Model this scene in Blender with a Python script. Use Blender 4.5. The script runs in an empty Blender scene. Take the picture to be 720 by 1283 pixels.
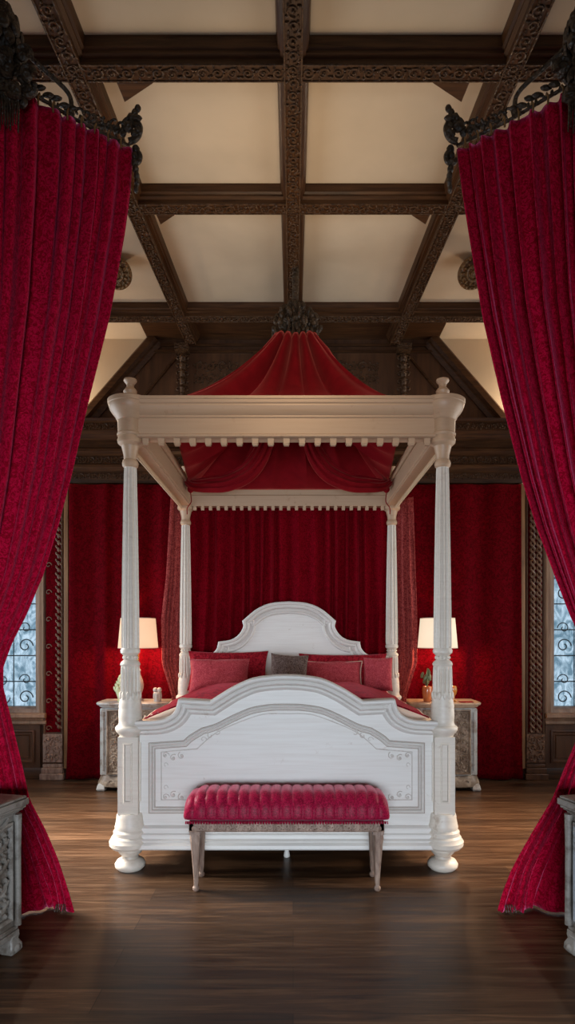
import bpy, bmesh, math, random
from mathutils import Vector, Matrix, noise
PI = math.pi
S = bpy.context.scene
COL = S.collection
rnd = random.Random(7)

# ------------------------------------------------------------------ mesh builder
class MB:
    def __init__(s): s.v = []; s.f = []
    def add(s, vs, fs):
        n = len(s.v); s.v += [tuple(v) for v in vs]; s.f += [tuple(n + i for i in f) for f in fs]; return s
    def box(s, x0, x1, y0, y1, z0, z1):
        return s.add([(x0,y0,z0),(x1,y0,z0),(x1,y1,z0),(x0,y1,z0),(x0,y0,z1),(x1,y0,z1),(x1,y1,z1),(x0,y1,z1)],
                     [(0,3,2,1),(4,5,6,7),(0,1,5,4),(1,2,6,5),(2,3,7,6),(3,0,4,7)])
    def rings(s, rings, closed=True, cap=True, loop=False):
        """connect consecutive rings (lists of equal length)"""
        n = len(rings[0]); m = len(rings); vs = [p for r in rings for p in r]; fs = []
        for i in range(m if loop else m - 1):
            a = i * n; b = ((i + 1) % m) * n
            for j in range(n if closed else n - 1):
                k = (j + 1) % n
                fs.append((a + j, a + k, b + k, b + j))
        if cap and closed and not loop:
            fs.append(tuple(range(n))[::-1]); fs.append(tuple((m - 1) * n + j for j in range(n)))
        return s.add(vs, fs)
    def lathe(s, prof, c=(0,0,0), n=24, flutes=0, depth=0, phase=0.0):
        rs = []
        for p in prof:
            r, z = p[0], p[1]; fl = flutes and (len(p) > 2 and p[2])
            ring = []
            for j in range(n):
                a = 2 * PI * j / n + phase
                rr = r - (depth * abs(math.sin(flutes * a / 2)) ** .8 if fl else 0) * (r / .06)
                ring.append((c[0] + rr * math.cos(a), c[1] + rr * math.sin(a), c[2] + z))
            rs.append(ring)
        return s.rings(rs)
    def tube(s, path, r, n=8, cap=True, loop=False, flat=None):
        P = [Vector(p) for p in path]; m = len(P); rs = []
        up = None
        for i, p in enumerate(P):
            if loop: t = P[(i + 1) % m] - P[i - 1]
            else: t = P[min(i + 1, m - 1)] - P[max(i - 1, 0)]
            if t.length < 1e-9: t = Vector((0, 0, 1))
            t.normalize()
            if up is None:
                up = Vector((0, 0, 1)) if abs(t.z) < .9 else Vector((0, 1, 0))
            up = (up - t * up.dot(t))
            if up.length < 1e-6: up = t.orthogonal()
            up.normalize(); b = t.cross(up)
            rr = r[i] if isinstance(r, (list, tuple)) else r
            rs.append([tuple(p + (up * math.cos(2*PI*k/n) + b * math.sin(2*PI*k/n)) * rr) for k in range(n)])
        return s.rings(rs, cap=cap, loop=loop)
    def ell(s, c, r, n=12, m=8, rot=None):
        rs = []
        for i in range(m + 1):
            t = PI * i / m; q = max(math.sin(t), .02)
            ring = []
            for j in range(n):
                a = 2 * PI * j / n
                v = Vector((r[0]*q*math.cos(a), r[1]*q*math.sin(a), -r[2]*math.cos(t)))
                if rot: v = rot @ v
                ring.append((c[0]+v.x, c[1]+v.y, c[2]+v.z))
            rs.append(ring)
        return s.rings(rs)
    def grid(s, fn, nu, nv, wrap=False):
        vs = [fn(i / nu, j / nv) for j in range(nv + 1) for i in range(nu + 1)]
        w = nu + 1
        return s.add(vs, [(j*w+i, j*w+i+1, (j+1)*w+i+1, (j+1)*w+i) for j in range(nv) for i in range(nu)])
    def prism(s, poly, fa, fb):
        n = len(poly)
        return s.add([fa(*p) for p in poly] + [fb(*p) for p in poly],
                     [tuple(range(n))[::-1], tuple(range(n, 2*n))] + [(i, (i+1) % n, n + (i+1) % n, n + i) for i in range(n)])
    def extend(s, o, M=None):
        return s.add([tuple(M @ Vector(v)) for v in o.v] if M else o.v, o.f)

def offset_path(P, d, closed):
    n = len(P); out = []
    for i, p in enumerate(P):
        def nrm(a, b):
            dx, dy = b[0]-a[0], b[1]-a[1]; l = math.hypot(dx, dy) or 1
            return (dy / l, -dx / l)
        ns = []
        if closed or i > 0: ns.append(nrm(P[i-1], p))
        if closed or i < n - 1: ns.append(nrm(p, P[(i+1) % n]))
        nx = sum(a[0] for a in ns); ny = sum(a[1] for a in ns); l = math.hypot(nx, ny) or 1
        nx /= l; ny /= l
        c = max(nx*ns[0][0] + ny*ns[0][1], .55)
        out.append((p[0] + nx*d/c, p[1] + ny*d/c))
    return out

def mould(mb, path, prof, to3, closed=False):
    """sweep prof [(offset along right normal, height)] along a 2D path; to3(u, v, h)"""
    rings = []
    offs = [offset_path(path, o, closed) for o, h in prof]
    m = len(path)
    for i in range(m):
        rings.append([to3(offs[k][i][0], offs[k][i][1], prof[k][1]) for k in range(len(prof))])
    mb.rings(rings, closed=False, cap=False, loop=closed)
    return mb

def smooth_path(pts, sub=4, sharp=()):
    """Catmull-Rom through pts, breaking tangents at indices in sharp"""
    out = []; n = len(pts)
    for i in range(n - 1):
        p1, p2 = pts[i], pts[i+1]
        p0 = pts[i-1] if i > 0 and i not in sharp else tuple(2*a-c for a, c in zip(p1, p2))
        p3 = pts[i+2] if i + 2 < n and (i+1) not in sharp else tuple(2*c-a for a, c in zip(p1, p2))
        for k in range(sub):
            t = k / sub
            out.append(tuple(.5*((2*p1[j]) + (-p0[j]+p2[j])*t + (2*p0[j]-5*p1[j]+4*p2[j]-p3[j])*t*t + (-p0[j]+3*p1[j]-3*p2[j]+p3[j])*t**3) for j in range(len(p1))))
    out.append(tuple(pts[-1]))
    return out

def interp(rows, t):
    """rows sorted by first value; piecewise-linear with smoothing of the others"""
    if t <= rows[0][0]: return rows[0][1:]
    for a, b in zip(rows, rows[1:]):
        if t <= b[0]:
            k = (t - a[0]) / (b[0] - a[0])
            return tuple(a[i] + (b[i] - a[i]) * k for i in range(1, len(a)))
    return rows[-1][1:]

# ------------------------------------------------------------------ objects
ORI = {}
def emp(name, loc, label, cat, group=None):
    o = bpy.data.objects.new(name, None); COL.objects.link(o); o.location = loc; o.empty_display_size = .1
    o['label'] = label; o['category'] = cat
    if group: o['group'] = group
    ORI[o] = Vector(loc); return o

def obj(name, mb, mat, parent=None, smooth=40, bevel=0, local=False, solid=0, label=None, subsurf=0):
    """mb in world coordinates (or local=True: coordinates of the parent)"""
    me = bpy.data.meshes.new(name)
    o0 = Vector((0, 0, 0))
    if parent is not None and not local: o0 = ORI[parent]
    me.from_pydata([(v[0]-o0.x, v[1]-o0.y, v[2]-o0.z) for v in mb.v], [], mb.f)
    bm = bmesh.new(); bm.from_mesh(me); bmesh.ops.recalc_face_normals(bm, faces=bm.faces[:]); bm.to_mesh(me); bm.free()
    me.materials.append(mat)
    if smooth:
        me.shade_smooth(); me.set_sharp_from_angle(angle=math.radians(smooth))
    o = bpy.data.objects.new(name, me); COL.objects.link(o)
    if parent is not None: o.parent = parent
    ORI[o] = o0
    if bevel:
        m = o.modifiers.new('bevel', 'BEVEL'); m.width = bevel; m.segments = 2; m.limit_method = 'ANGLE'; m.angle_limit = .7
    if solid:
        m = o.modifiers.new('solid', 'SOLIDIFY'); m.thickness = solid; m.offset = 0
    if subsurf:
        m = o.modifiers.new('sub', 'SUBSURF'); m.levels = subsurf; m.render_levels = subsurf
    if label: o['label'] = label
    return o
def tag(o, label, cat, group=None):
    o['label'] = label; o['category'] = cat
    if group: o['group'] = group
    return o
def struct(name, mb, mat, parent=None, **k):
    o = obj(name, mb, mat, parent, **k)
    if parent is None: o['kind'] = 'structure'
    return o
def kids(o): return [c for c in COL.objects if c.parent == o]
def dup(o, parent=None, loc=None, rz=None, label=None):
    c = o.copy(); COL.objects.link(c)
    if parent is not None: c.parent = parent
    if loc is not None: c.location = loc
    if rz is not None: c.rotation_euler = (0, 0, rz)
    if label: c['label'] = label
    for k in kids(o): dup(k, c)
    return c

# ------------------------------------------------------------------ materials
def mat(name, base, rough=.5, metal=0.0, **kw):
    m = bpy.data.materials.new(name); m.use_nodes = True
    nt = m.node_tree; b = nt.nodes['Principled BSDF']
    b.inputs['Base Color'].default_value = (*base, 1); b.inputs['Roughness'].default_value = rough; b.inputs['Metallic'].default_value = metal
    for k, v in kw.items():
        b.inputs[k.replace('_', ' ')].default_value = v
    return m, nt, b
def N(nt, t, **ins):
    n = nt.nodes.new(t)
    for k, v in ins.items():
        k = k.replace('_', ' ')
        if k in n.inputs: n.inputs[k].default_value = v
    return n
def coords(nt, scale=(1,1,1), geo=False):
    tc = nt.nodes.new('ShaderNodeTexCoord'); mp = nt.nodes.new('ShaderNodeMapping'); mp.inputs['Scale'].default_value = scale
    if geo:
        g = nt.nodes.new('ShaderNodeNewGeometry'); nt.links.new(g.outputs['Position'], mp.inputs[0])
    else: nt.links.new(tc.outputs['Object'], mp.inputs[0])
    return mp.outputs[0]
def ramp(nt, fac, stops):
    r = nt.nodes.new('ShaderNodeValToRGB'); e = r.color_ramp.elements
    while len(e) < len(stops): e.new(.5)
    for i, (p, c) in enumerate(stops):
        e[i].position = p; e[i].color = (*c, 1) if len(c) == 3 else c
    nt.links.new(fac, r.inputs[0]); return r.outputs[0]
def mix(nt, fac, a, b, mode='MIX'):
    n = nt.nodes.new('ShaderNodeMix'); n.data_type = 'RGBA'; n.blend_type = mode
    for s, v in ((0, fac), (6, a), (7, b)):
        if hasattr(v, 'is_linked') or hasattr(v, 'links'): nt.links.new(v, n.inputs[s])
        else: n.inputs[s].default_value = v if s == 0 else (*v, 1)
    return n.outputs[2]
def bump(nt, b, h, strength=.3, dist=.01):
    n = nt.nodes.new('ShaderNodeBump'); n.inputs['Strength'].default_value = strength; n.inputs['Distance'].default_value = dist
    nt.links.new(h, n.inputs['Height']); nt.links.new(n.outputs[0], b.inputs['Normal'])

def velvet(name, dark, light, sheen=.6, scale=22, rough=.75, tint=(1,.35,.45), bs=.25, contrast=1):
    m, nt, b = mat(name, light, rough)
    co = coords(nt, (1,1,1), True)
    n1 = N(nt, 'ShaderNodeTexNoise', Scale=scale, Detail=3.0, Distortion=2.2); nt.links.new(co, n1.inputs[0])
    n2 = N(nt, 'ShaderNodeTexNoise', Scale=scale*7, Detail=2.0); nt.links.new(co, n2.inputs[0])
    c1 = ramp(nt, n1.outputs[0], [(.43, dark), (.56, light)])
    lo = tuple(x * (.88 if name == 'canopy_cloth' else .62) for x in (1,1,1))
    c2 = mix(nt, 1.0, c1, ramp(nt, n2.outputs[0], [(.35, lo), (.65, (1,1,1))]), 'MULTIPLY')
    nt.links.new(c2, b.inputs['Base Color'])
    b.inputs['Sheen Weight'].default_value = sheen; b.inputs['Sheen Roughness'].default_value = .35
    b.inputs['Sheen Tint'].default_value = (*tint, 1)
    b.inputs['Specular IOR Level'].default_value = 0.02
    bump(nt, b, n1.outputs[0], bs, .01)
    return m
def wood(name, c0, c1, rough=.4, scale=(2, 30, 30), bumps=.15, carved=0, spec=.5, coat=0):
    m, nt, b = mat(name, c0, rough)
    co = coords(nt, scale, True)
    n = N(nt, 'ShaderNodeTexNoise', Scale=1.0, Detail=5.0, Roughness=.6, Distortion=.6); nt.links.new(co, n.inputs[0])
    c = ramp(nt, n.outputs[0], [(.32, c0), (.68, c1)])
    nt.links.new(c, b.inputs['Base Color']); b.inputs['Specular IOR Level'].default_value = spec
    h = n.outputs[0]
    if carved:
        v = N(nt, 'ShaderNodeTexVoronoi', Scale=carved); v.feature = 'SMOOTH_F1'; nt.links.new(coords(nt, (1,1,1), True), v.inputs[0])
        bump(nt, b, v.outputs[0], .9, .012)
    else: bump(nt, b, h, bumps, .004)
    return m
def paint(name, base, worn, glaze=.62, rough=.45, wear=.5, grain=True):
    m, nt, b = mat(name, base, rough)
    co = coords(nt, (1,1,1), True)
    n = N(nt, 'ShaderNodeTexNoise', Scale=9.0, Detail=8.0, Roughness=.7); nt.links.new(co, n.inputs[0])
    n2 = N(nt, 'ShaderNodeTexNoise', Scale=2.0, Detail=3.0); nt.links.new(co, n2.inputs[0])
    g = N(nt, 'ShaderNodeTexNoise', Scale=1.0, Detail=4.0); nt.links.new(coords(nt, (3, 60, 60), True), g.inputs[0])
    c = mix(nt, ramp(nt, n.outputs[0], [(wear, (0,0,0)), (wear+.12, (.75,.75,.75))]), base, worn)
    c = mix(nt, ramp(nt, g.outputs[0], [(.4, (0,0,0)), (.8, (.22,.22,.22))]), c, worn)
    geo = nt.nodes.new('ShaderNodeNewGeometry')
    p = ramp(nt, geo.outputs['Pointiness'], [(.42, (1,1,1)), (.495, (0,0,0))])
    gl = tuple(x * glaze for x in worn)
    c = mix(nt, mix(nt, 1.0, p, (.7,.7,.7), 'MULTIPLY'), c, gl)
    nt.links.new(c, b.inputs['Base Color'])
    bump(nt, b, g.outputs[0], .12, .003)
    return m

M_velvet_front = velvet('deep_red_velvet', (.32,.002,.016), (.60,.005,.045), sheen=.8, scale=38, tint=(1,.16,.36))
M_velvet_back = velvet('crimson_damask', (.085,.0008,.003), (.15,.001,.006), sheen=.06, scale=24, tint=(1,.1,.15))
M_velvet_bed = velvet('crimson_pleats', (.15,.001,.005), (.28,.002,.012), sheen=.2, scale=40, tint=(1,.15,.2))
M_velvet_side = velvet('faded_rose_velvet', (.24,.03,.03), (.52,.10,.09), sheen=.4, scale=40, tint=(1,.4,.35))
M_bench = velvet('bench_velvet', (.22,.004,.025), (.42,.010,.055), sheen=.6, scale=60, tint=(1,.4,.5), bs=.1, rough=.42)
M_bench.node_tree.nodes['Principled BSDF'].inputs['Specular IOR Level'].default_value = .10
M_bed = velvet('bedspread_red', (.14,.004,.012), (.30,.01,.025), sheen=.25, scale=14, tint=(1,.2,.25))
M_pillow_dark = velvet('pillow_crimson', (.20,.008,.015), (.42,.02,.035), sheen=.3, scale=30, tint=(1,.3,.35))
M_pillow = velvet('pillow_rose', (.36,.035,.05), (.62,.10,.12), sheen=.5, scale=90, tint=(1,.5,.5), rough=.5)
M_pillow_grey = velvet('pillow_taupe', (.10,.065,.055), (.22,.16,.14), sheen=.3, scale=50, tint=(1,.8,.7))
M_silk = velvet('canopy_cloth', (.20,.006,.011), (.22,.007,.012), sheen=.35, scale=2, tint=(1,.2,.15), bs=.05, rough=.6)
M_oak = wood('dark_oak', (.034,.013,.005), (.095,.040,.014), spec=.3, rough=.42, scale=(3, 40, 40))
M_oak_y = wood('dark_oak_long', (.034,.013,.005), (.095,.040,.014), spec=.3, rough=.42, scale=(40, 3, 40))
M_carved = wood('carved_oak', (.038,.017,.007), (.12,.060,.026), spec=.3, rough=.5, scale=(30,30,30), carved=55)
M_panelwood = wood('panel_oak', (.06,.024,.010), (.13,.055,.022), rough=.45, scale=(12, 12, 1.5))
M_frame = wood('window_wood', (.22,.12,.07), (.42,.26,.16), rough=.5, scale=(20, 20, 2))
M_benchwood = wood('weathered_bench_wood', (.17,.10,.07), (.42,.29,.22), rough=.55, scale=(30, 30, 8), carved=0, bumps=.4)
M_iron = wood('dark_bronze', (.014,.008,.004), (.075,.045,.024), rough=.5, scale=(30,30,30), carved=60)
M_gilt, _, _ = mat('old_gilt', (.30,.17,.07), .5, .6)
M_gild_bead = mat('bead_gold', (.62,.44,.27), .5, .1)[0]
M_white = paint('antique_white', (.74,.71,.66), (.42,.32,.24), wear=.64)
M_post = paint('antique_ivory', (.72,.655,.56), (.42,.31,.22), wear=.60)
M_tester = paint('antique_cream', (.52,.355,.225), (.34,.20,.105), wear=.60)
M_glaze = mat('brown_glaze', (.36,.29,.24), .6)[0]
M_grey = paint('weathered_grey_paint', (.42,.42,.40), (.20,.14,.10), wear=.50)
M_greycarve = paint('carved_grey_paint', (.34,.27,.20), (.10,.06,.035), wear=.42)
M_chest = paint('chest_grey_wood', (.22,.20,.175), (.07,.05,.035), wear=.48)
M_chest_blue = paint('chest_blue_grey', (.22,.24,.25), (.09,.07,.045), wear=.5)
M_plaster, nt, b = mat('cream_plaster', (.62,.50,.385), .9)
n = N(nt, 'ShaderNodeTexNoise', Scale=1.3, Detail=4.0); nt.links.new(coords(nt, (1,1,1), True), n.inputs[0])
nt.links.new(ramp(nt, n.outputs[0], [(.35, (.56,.44,.30)), (.65, (.67,.53,.365))]), b.inputs['Base Color'])
M_hidden = mat('plain_wall', (.10,.05,.03), .9)[0]
M_trim = mat('cream_edge', (.70,.56,.40), .6)[0]
M_linen = mat('ivory_piping', (.75,.55,.42), .7)[0]
M_pot = paint('pale_green_glaze', (.55,.62,.36), (.62,.52,.30), wear=.5, rough=.3)
M_leaf = mat('leaf_green', (.16,.20,.10), .5)[0]
M_amber = mat('amber_vase', (.55,.16,.05), .25, Coat_Weight=.5)[0]
M_white_stone = mat('stone_ceramic', (.52,.47,.42), .5)[0]
M_brass = mat('aged_brass', (.55,.33,.12), .35, .9)[0]
M_lead = mat('window_lead', (.055,.065,.07), .5, .3)[0]

# floor
M_floor, nt, b = mat('oak_floor', (.1,.05,.03), .3)
co = coords(nt, (1,1,1), True)
br = nt.nodes.new('ShaderNodeTexBrick'); br.offset = .37
for k, v in dict(Scale=1.0, Mortar_Size=.0022, Mortar_Smooth=.3, Bias=0.0, Brick_Width=2.3, Row_Height=.19).items(): br.inputs[k.replace('_',' ')].default_value = v
br.inputs['Color1'].default_value = (.36,.36,.36,1); br.inputs['Color2'].default_value = (1,1,1,1); br.inputs['Mortar'].default_value = (.12,.12,.12,1)
nt.links.new(co, br.inputs[0])
g = N(nt, 'ShaderNodeTexNoise', Scale=1.0, Detail=7.0, Roughness=.65, Distortion=1.2); nt.links.new(coords(nt, (1.6, 26, 10), True), g.inputs[0])
c = ramp(nt, g.outputs[0], [(.28, (.028,.013,.006)), (.5, (.090,.043,.020)), (.72, (.20,.108,.055))])
c = mix(nt, .8, c, br.outputs[0], 'MULTIPLY'); nt.links.new(c, b.inputs['Base Color'])
r = ramp(nt, g.outputs[0], [(.3, (.30,.30,.30)), (.7, (.46,.46,.46))]); nt.links.new(r, b.inputs['Roughness'])
b.inputs['Specular IOR Level'].default_value = .35
bump(nt, b, g.outputs[0], .12, .003)

# glass
M_glass, nt, b = mat('old_window_glass', (.50,.66,.76), .18, Transmission_Weight=.85, IOR=1.3)
n = N(nt, 'ShaderNodeTexNoise', Scale=9.0, Detail=5.0, Distortion=2.0); nt.links.new(coords(nt, (1,1,.6), True), n.inputs[0])
nt.links.new(ramp(nt, n.outputs[0], [(.36, (.22,.32,.36)), (.62, (.88,.94,.95))]), b.inputs['Base Color'])
bump(nt, b, n.outputs[0], .6, .02)
def shade_mat(name, col, e):
    m, nt, b = mat(name, (.35,.27,.2), .8); b.inputs['Emission Color'].default_value = (*col, 1); b.inputs['Emission Strength'].default_value = e
    return m
M_shade_l = shade_mat('linen_shade_peach', (1,.60,.36), .85)
M_shade_r = shade_mat('linen_shade_cream', (1,.80,.58), .85)

# ------------------------------------------------------------------ scroll relief
def spiral_pts(cx, cy, r0, r1, a0, a1, n=14):
    return [(cx + (r0+(r1-r0)*i/n)*math.cos(a0+(a1-a0)*i/n), cy + (r0+(r1-r0)*i/n)*math.sin(a0+(a1-a0)*i/n)) for i in range(n+1)]
def relief(mb, to3, u0, u1, v0, v1, cell, r, seed=0, leafy=True):
    """acanthus scrolls filling a rectangle; to3(u, v, h)"""
    rg = random.Random(seed)
    nu = max(1, round((u1-u0)/cell)); nv = max(1, round((v1-v0)/cell)); cu = (u1-u0)/nu; cv = (v1-v0)/nv
    for i in range(nu):
        for j in range(nv):
            x = u0 + (i+.5)*cu; y = v0 + (j+.5)*cv; q = min(cu, cv)*.44; sgn = 1 if (i+j) % 2 else -1
            a = rg.random()*.6
            pts = spiral_pts(x, y, q, q*.18, a, a+sgn*2*PI*1.25, 14)
            mb.tube([to3(p[0], p[1], r*.4) for p in pts], [r*(1-.4*k/14) for k in range(15)], 5)
            mb.ell(to3(x, y, r*.7), (r*1.3,)*3, 6, 4)
            if leafy:
                for k in range(4):
                    t = a + k*PI/2 + .6
                    p0 = (x+q*.9*math.cos(t), y+q*.9*math.sin(t)); p1 = (x+q*1.35*math.cos(t+.35*sgn), y+q*1.35*math.sin(t+.35*sgn))
                    mb.tube([to3(*p0, r*.3), to3((p0[0]+p1[0])/2, (p0[1]+p1[1])/2, r*.8), to3(*p1, r*.2)], [r*.6, r*1.1, r*.2], 5)
    return mb

# ------------------------------------------------------------------ room
W, YB, YF, ZC = 3.9, 7.10, -2.6, 4.87
struct('floor', MB().box(-W, W, YF, YB, -.1, 0), M_floor)
struct('ceiling', MB().box(-W, W, YF, YB, ZC, ZC+.1), M_plaster)
# back wall with two window openings
WZ0, WZ1 = .72, 3.0
LWX = (-3.72, -2.80); RWX = (2.84, 3.72)
mb = MB()
for x0, x1 in ((-W, LWX[0]), (LWX[1], RWX[0]), (RWX[1], W)): mb.box(x0, x1, YB, YB+.25, 0, 3.28)
for wx in (LWX, RWX):
    mb.box(wx[0], wx[1], YB, YB+.25, 0, WZ0); mb.box(wx[0], wx[1], YB, YB+.25, WZ1, 3.28)
mb.box(-W, W, YB, YB+.25, 3.28, ZC)
wb = struct('wall_back', mb, M_panelwood)
# gable: plaster spandrels left and right of the timber trapezoid
for s in (-1, 1):
    poly = [(s*W, 3.90), (s*2.40, 3.90), (s*1.58, ZC), (s*W, ZC)]
    if s > 0: poly = poly[::-1]
    struct('trim_%d' % (8 if s < 0 else 9), MB().prism(poly, lambda x, z: (x, YB-.03, z), lambda x, z: (x, YB, z)), M_plaster)
# side walls with a window opening each, front wall with a wide opening
def wall_x(x0, x1, ya, yb, za, zb):
    m = MB(); m.box(x0, x1, YF, ya, 0, ZC); m.box(x0, x1, yb, YB, 0, ZC); m.box(x0, x1, ya, yb, 0, za); m.box(x0, x1, ya, yb, zb, ZC); return m
struct('wall_left', wall_x(-W-.2, -W, 3.9, 6.5, .7, 3.4), M_hidden)
struct('wall_right', wall_x(W, W+.2, 3.9, 6.5, .7, 3.4), M_hidden)
m = MB(); m.box(-W, -1.3, YF-.2, YF, 0, ZC); m.box(1.3, W, YF-.2, YF, 0, ZC); m.box(-1.3, 1.3, YF-.2, YF, 0, .5); m.box(-1.3, 1.3, YF-.2, YF, 1.7, ZC)
struct('wall_front', m, M_hidden)

# cornice on the back wall
prof = [(0,3.26),(.05,3.27),(.06,3.30),(.06,3.38),(.085,3.40),(.11,3.43),(.11,3.455),(.075,3.47),(.075,3.56),(.10,3.575),(.125,3.60),(.125,3.63),(.10,3.645),(.10,3.72),(.13,3.735),(.15,3.765),(.19,3.79),(.20,3.80),(.20,3.885),(.225,3.90),(.235,3.925),(.16,3.94),(0,3.94)]
m = MB(); m.rings([[(x, YB - p[0], p[1]) for p in prof] for x in (-W, W)])
cor = struct('trim_1', m, M_oak, smooth=30)
m = MB()
relief(m, lambda u, v, h: (u, YB-.06-h, v), -3.2, 3.2, 3.31, 3.375, .075, .006, 1)
relief(m, lambda u, v, h: (u, YB-.075-h, v), -3.2, 3.2, 3.475, 3.555, .085, .007, 2)
relief(m, lambda u, v, h: (u, YB-.20-h, v), -3.2, 3.2, 3.81, 3.88, .075, .007, 3)
obj('carved_band', m, M_carved, cor)

# timber panel of the gable and its sloping rafters
m = MB().prism([(-2.40,3.93),(2.40,3.93),(1.58,ZC),(-1.58,ZC)], lambda x, z: (x, YB-.05, z), lambda x, z: (x, YB, z))
tr = struct('trim_2', m, M_panelwood)
m = MB()
for zz in (4.70, 4.77): m.box(-1.62, 1.62, YB-.085, YB-.05, zz, zz+.025)
for s in (-1, 1):
    m.tube([(s*1.28, YB-.055, 4.66), (s*1.85, YB-.055, 3.98)], .018, 6)
for xx in (-.42, .42): m.box(xx-.02, xx+.02, YB-.08, YB-.05, 3.95, 4.7)
obj('panel_moulding', m, M_oak, tr)
m = MB()
for xx in (-.9, -.1, .65): relief(m, lambda u, v, h: (u, YB-.05-h, v), xx-.2, xx+.3, 4.35, 4.62, .13, .009, 5)
obj('carved_band', m, M_carved, tr)
for s in (-1, 1):
    a, b_ = Vector((s*1.54, 0, ZC)), Vector((s*2.36, 0, 3.93))
    d = (b_-a).normalized(); nn = Vector((-d.z, 0, d.x)) * s   # points outward/up
    if nn.z < 0: nn = -nn
    m = MB()
    pr = [(-.13, .05), (-.13, .075), (-.09, .10), (-.07, .10), (-.05, .14), (.01, .14), (.03, .12), (.05, .05)]
    m.rings([[(p.x + nn.x*o, YB - h, p.z + nn.z*o) for o, h in pr] for p in (a, b_)])
    tag(obj('gable_rafter', m, M_oak, smooth=30), 'dark moulded rafter sloping down the %s edge of the gable panel' % ('left' if s < 0 else 'right'), 'rafter')

# ceiling beams
BP = [(-.10,4.872),(-.10,4.85),(-.092,4.83),(-.092,4.815),(-.078,4.805),(-.078,4.79),(-.056,4.78),(-.056,4.75),(.056,4.75),(.056,4.78),(.078,4.79),(.078,4.805),(.092,4.815),(.092,4.83),(.10,4.85),(.10,4.872)]
def beam(a, b_, label, mt, wk=1.0, n_cell=.085, sd=0, drop=0):
    a = Vector((a[0], a[1], 0)); b_ = Vector((b_[0], b_[1], 0)); d = (b_-a); L = d.length; d.normalize(); s = Vector((d.y, -d.x, 0))
    m = MB(); m.rings([[(p.x+s.x*o*wk, p.y+s.y*o*wk, z - (drop if z < 4.86 else 0)) for o, z in BP] for p in (a, b_)])
    o = obj('ceiling_beam', m, mt, smooth=25); tag(o, label, 'beam')
    r = MB()
    relief(r, lambda u, v, h: (a.x+d.x*u+s.x*v, a.y+d.y*u+s.y*v, 4.75-drop-h), 0.02, L-.02, -.046*wk, .046*wk, n_cell, .007, sd)
    for q in (-.052*wk, .052*wk):
        r.tube([(a.x+s.x*q, a.y+s.y*q, 4.748-drop), (b_.x+s.x*q, b_.y+s.y*q, 4.748-drop)], .006, 5)
    obj('carved_soffit', r, M_carved, o)
    return o
Y1, Y2, Y3 = 3.60, 4.745, 6.39
beam((-2.7, Y1), (2.7, Y1), 'dark carved cross beam nearest the viewer, above the curtain finials', M_oak, sd=1)
beam((-3.0, Y2), (3.0, Y2), 'dark carved cross beam in the middle of the ceiling', M_oak, sd=2)
beam((-3.4, Y3), (3.4, Y3), 'dark carved cross beam furthest back, above the red tent canopy', M_oak, sd=3)
beam((0, .8), (0, YB-.16), 'dark carved beam running down the centre of the ceiling', M_oak_y, .92, sd=4, drop=.006)
beam((-1.34, .8), (-1.105, YB-.16), 'dark carved long beam left of the centre beam', M_oak_y, .95, sd=5, drop=.003)
beam((1.34, .8), (1.105, YB-.16), 'dark carved long beam right of the centre beam', M_oak_y, .95, sd=6, drop=.003)
# dark timber soffit behind the last beam
m = MB(); m.box(-1.6, 1.6, Y3+.09, YB-.06, ZC-.02, ZC-.002)
struct('trim_3', m, M_oak)
# wedge brackets behind the cross beams
def wedge(x, y, s, wd, dp, label):
    """corner block in the angle of the cross beam and the long beam, mouldings along its long slanting side"""
    m = MB()
    for k in range(5):
        q = k*.009; z0 = 4.85-.024*k
        pts = [(x, y), (x + s*(wd-q*1.3), y), (x + s*.01, y+dp-q)]
        m.prism(pts, lambda a, b2, z0=z0: (a, b2, z0-.012), lambda a, b2: (a, b2, ZC))
    tag(obj('beam_bracket', m, M_oak, smooth=20, bevel=.004), label, 'bracket')
wedge(-1.01, Y1+.057, 1, .26, .17, 'small dark wedge bracket behind the nearest cross beam, left side')
wedge(1.01, Y1+.057, -1, .26, .17, 'small dark wedge bracket behind the nearest cross beam, right side')
wedge(-1.03, Y2+.057, 1, .19, .15, 'small dark wedge bracket behind the middle cross beam, left side')
wedge(1.03, Y2+.057, -1, .19, .15, 'small dark wedge bracket behind the middle cross beam, right side')
# carved drops on the gable under the long beams
def drop(x, label):
    m = MB()
    for i in range(7):
        z = 4.62 - i*.085; r = .055 - .004*i
        m.ell((x, YB-.10, z), (r*.8, .05, .05), 10, 6)
        for s in (-1, 1):
            m.tube([(x+s*p[0], YB-.11, z+p[1]) for p in spiral_pts(.045, 0, .035, .008, PI, PI-4.6, 10)], .012, 6)
        m.ell((x, YB-.15, z+.01), (.02, .02, .032), 8, 5)
    m.tube([(x, YB-.07, 4.73), (x, YB-.07, 3.95)], .03, 8)
    m.box(x-.075, x+.075, YB-.2, YB-.05, 4.68, 4.75)
    tag(obj('carved_drop', m, M_carved), label, 'carving')
drop(-1.21, 'dark carved foliage drop on the gable panel, left of the tent canopy')
drop(1.21, 'dark carved foliage drop on the gable panel, right of the tent canopy')

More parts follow.
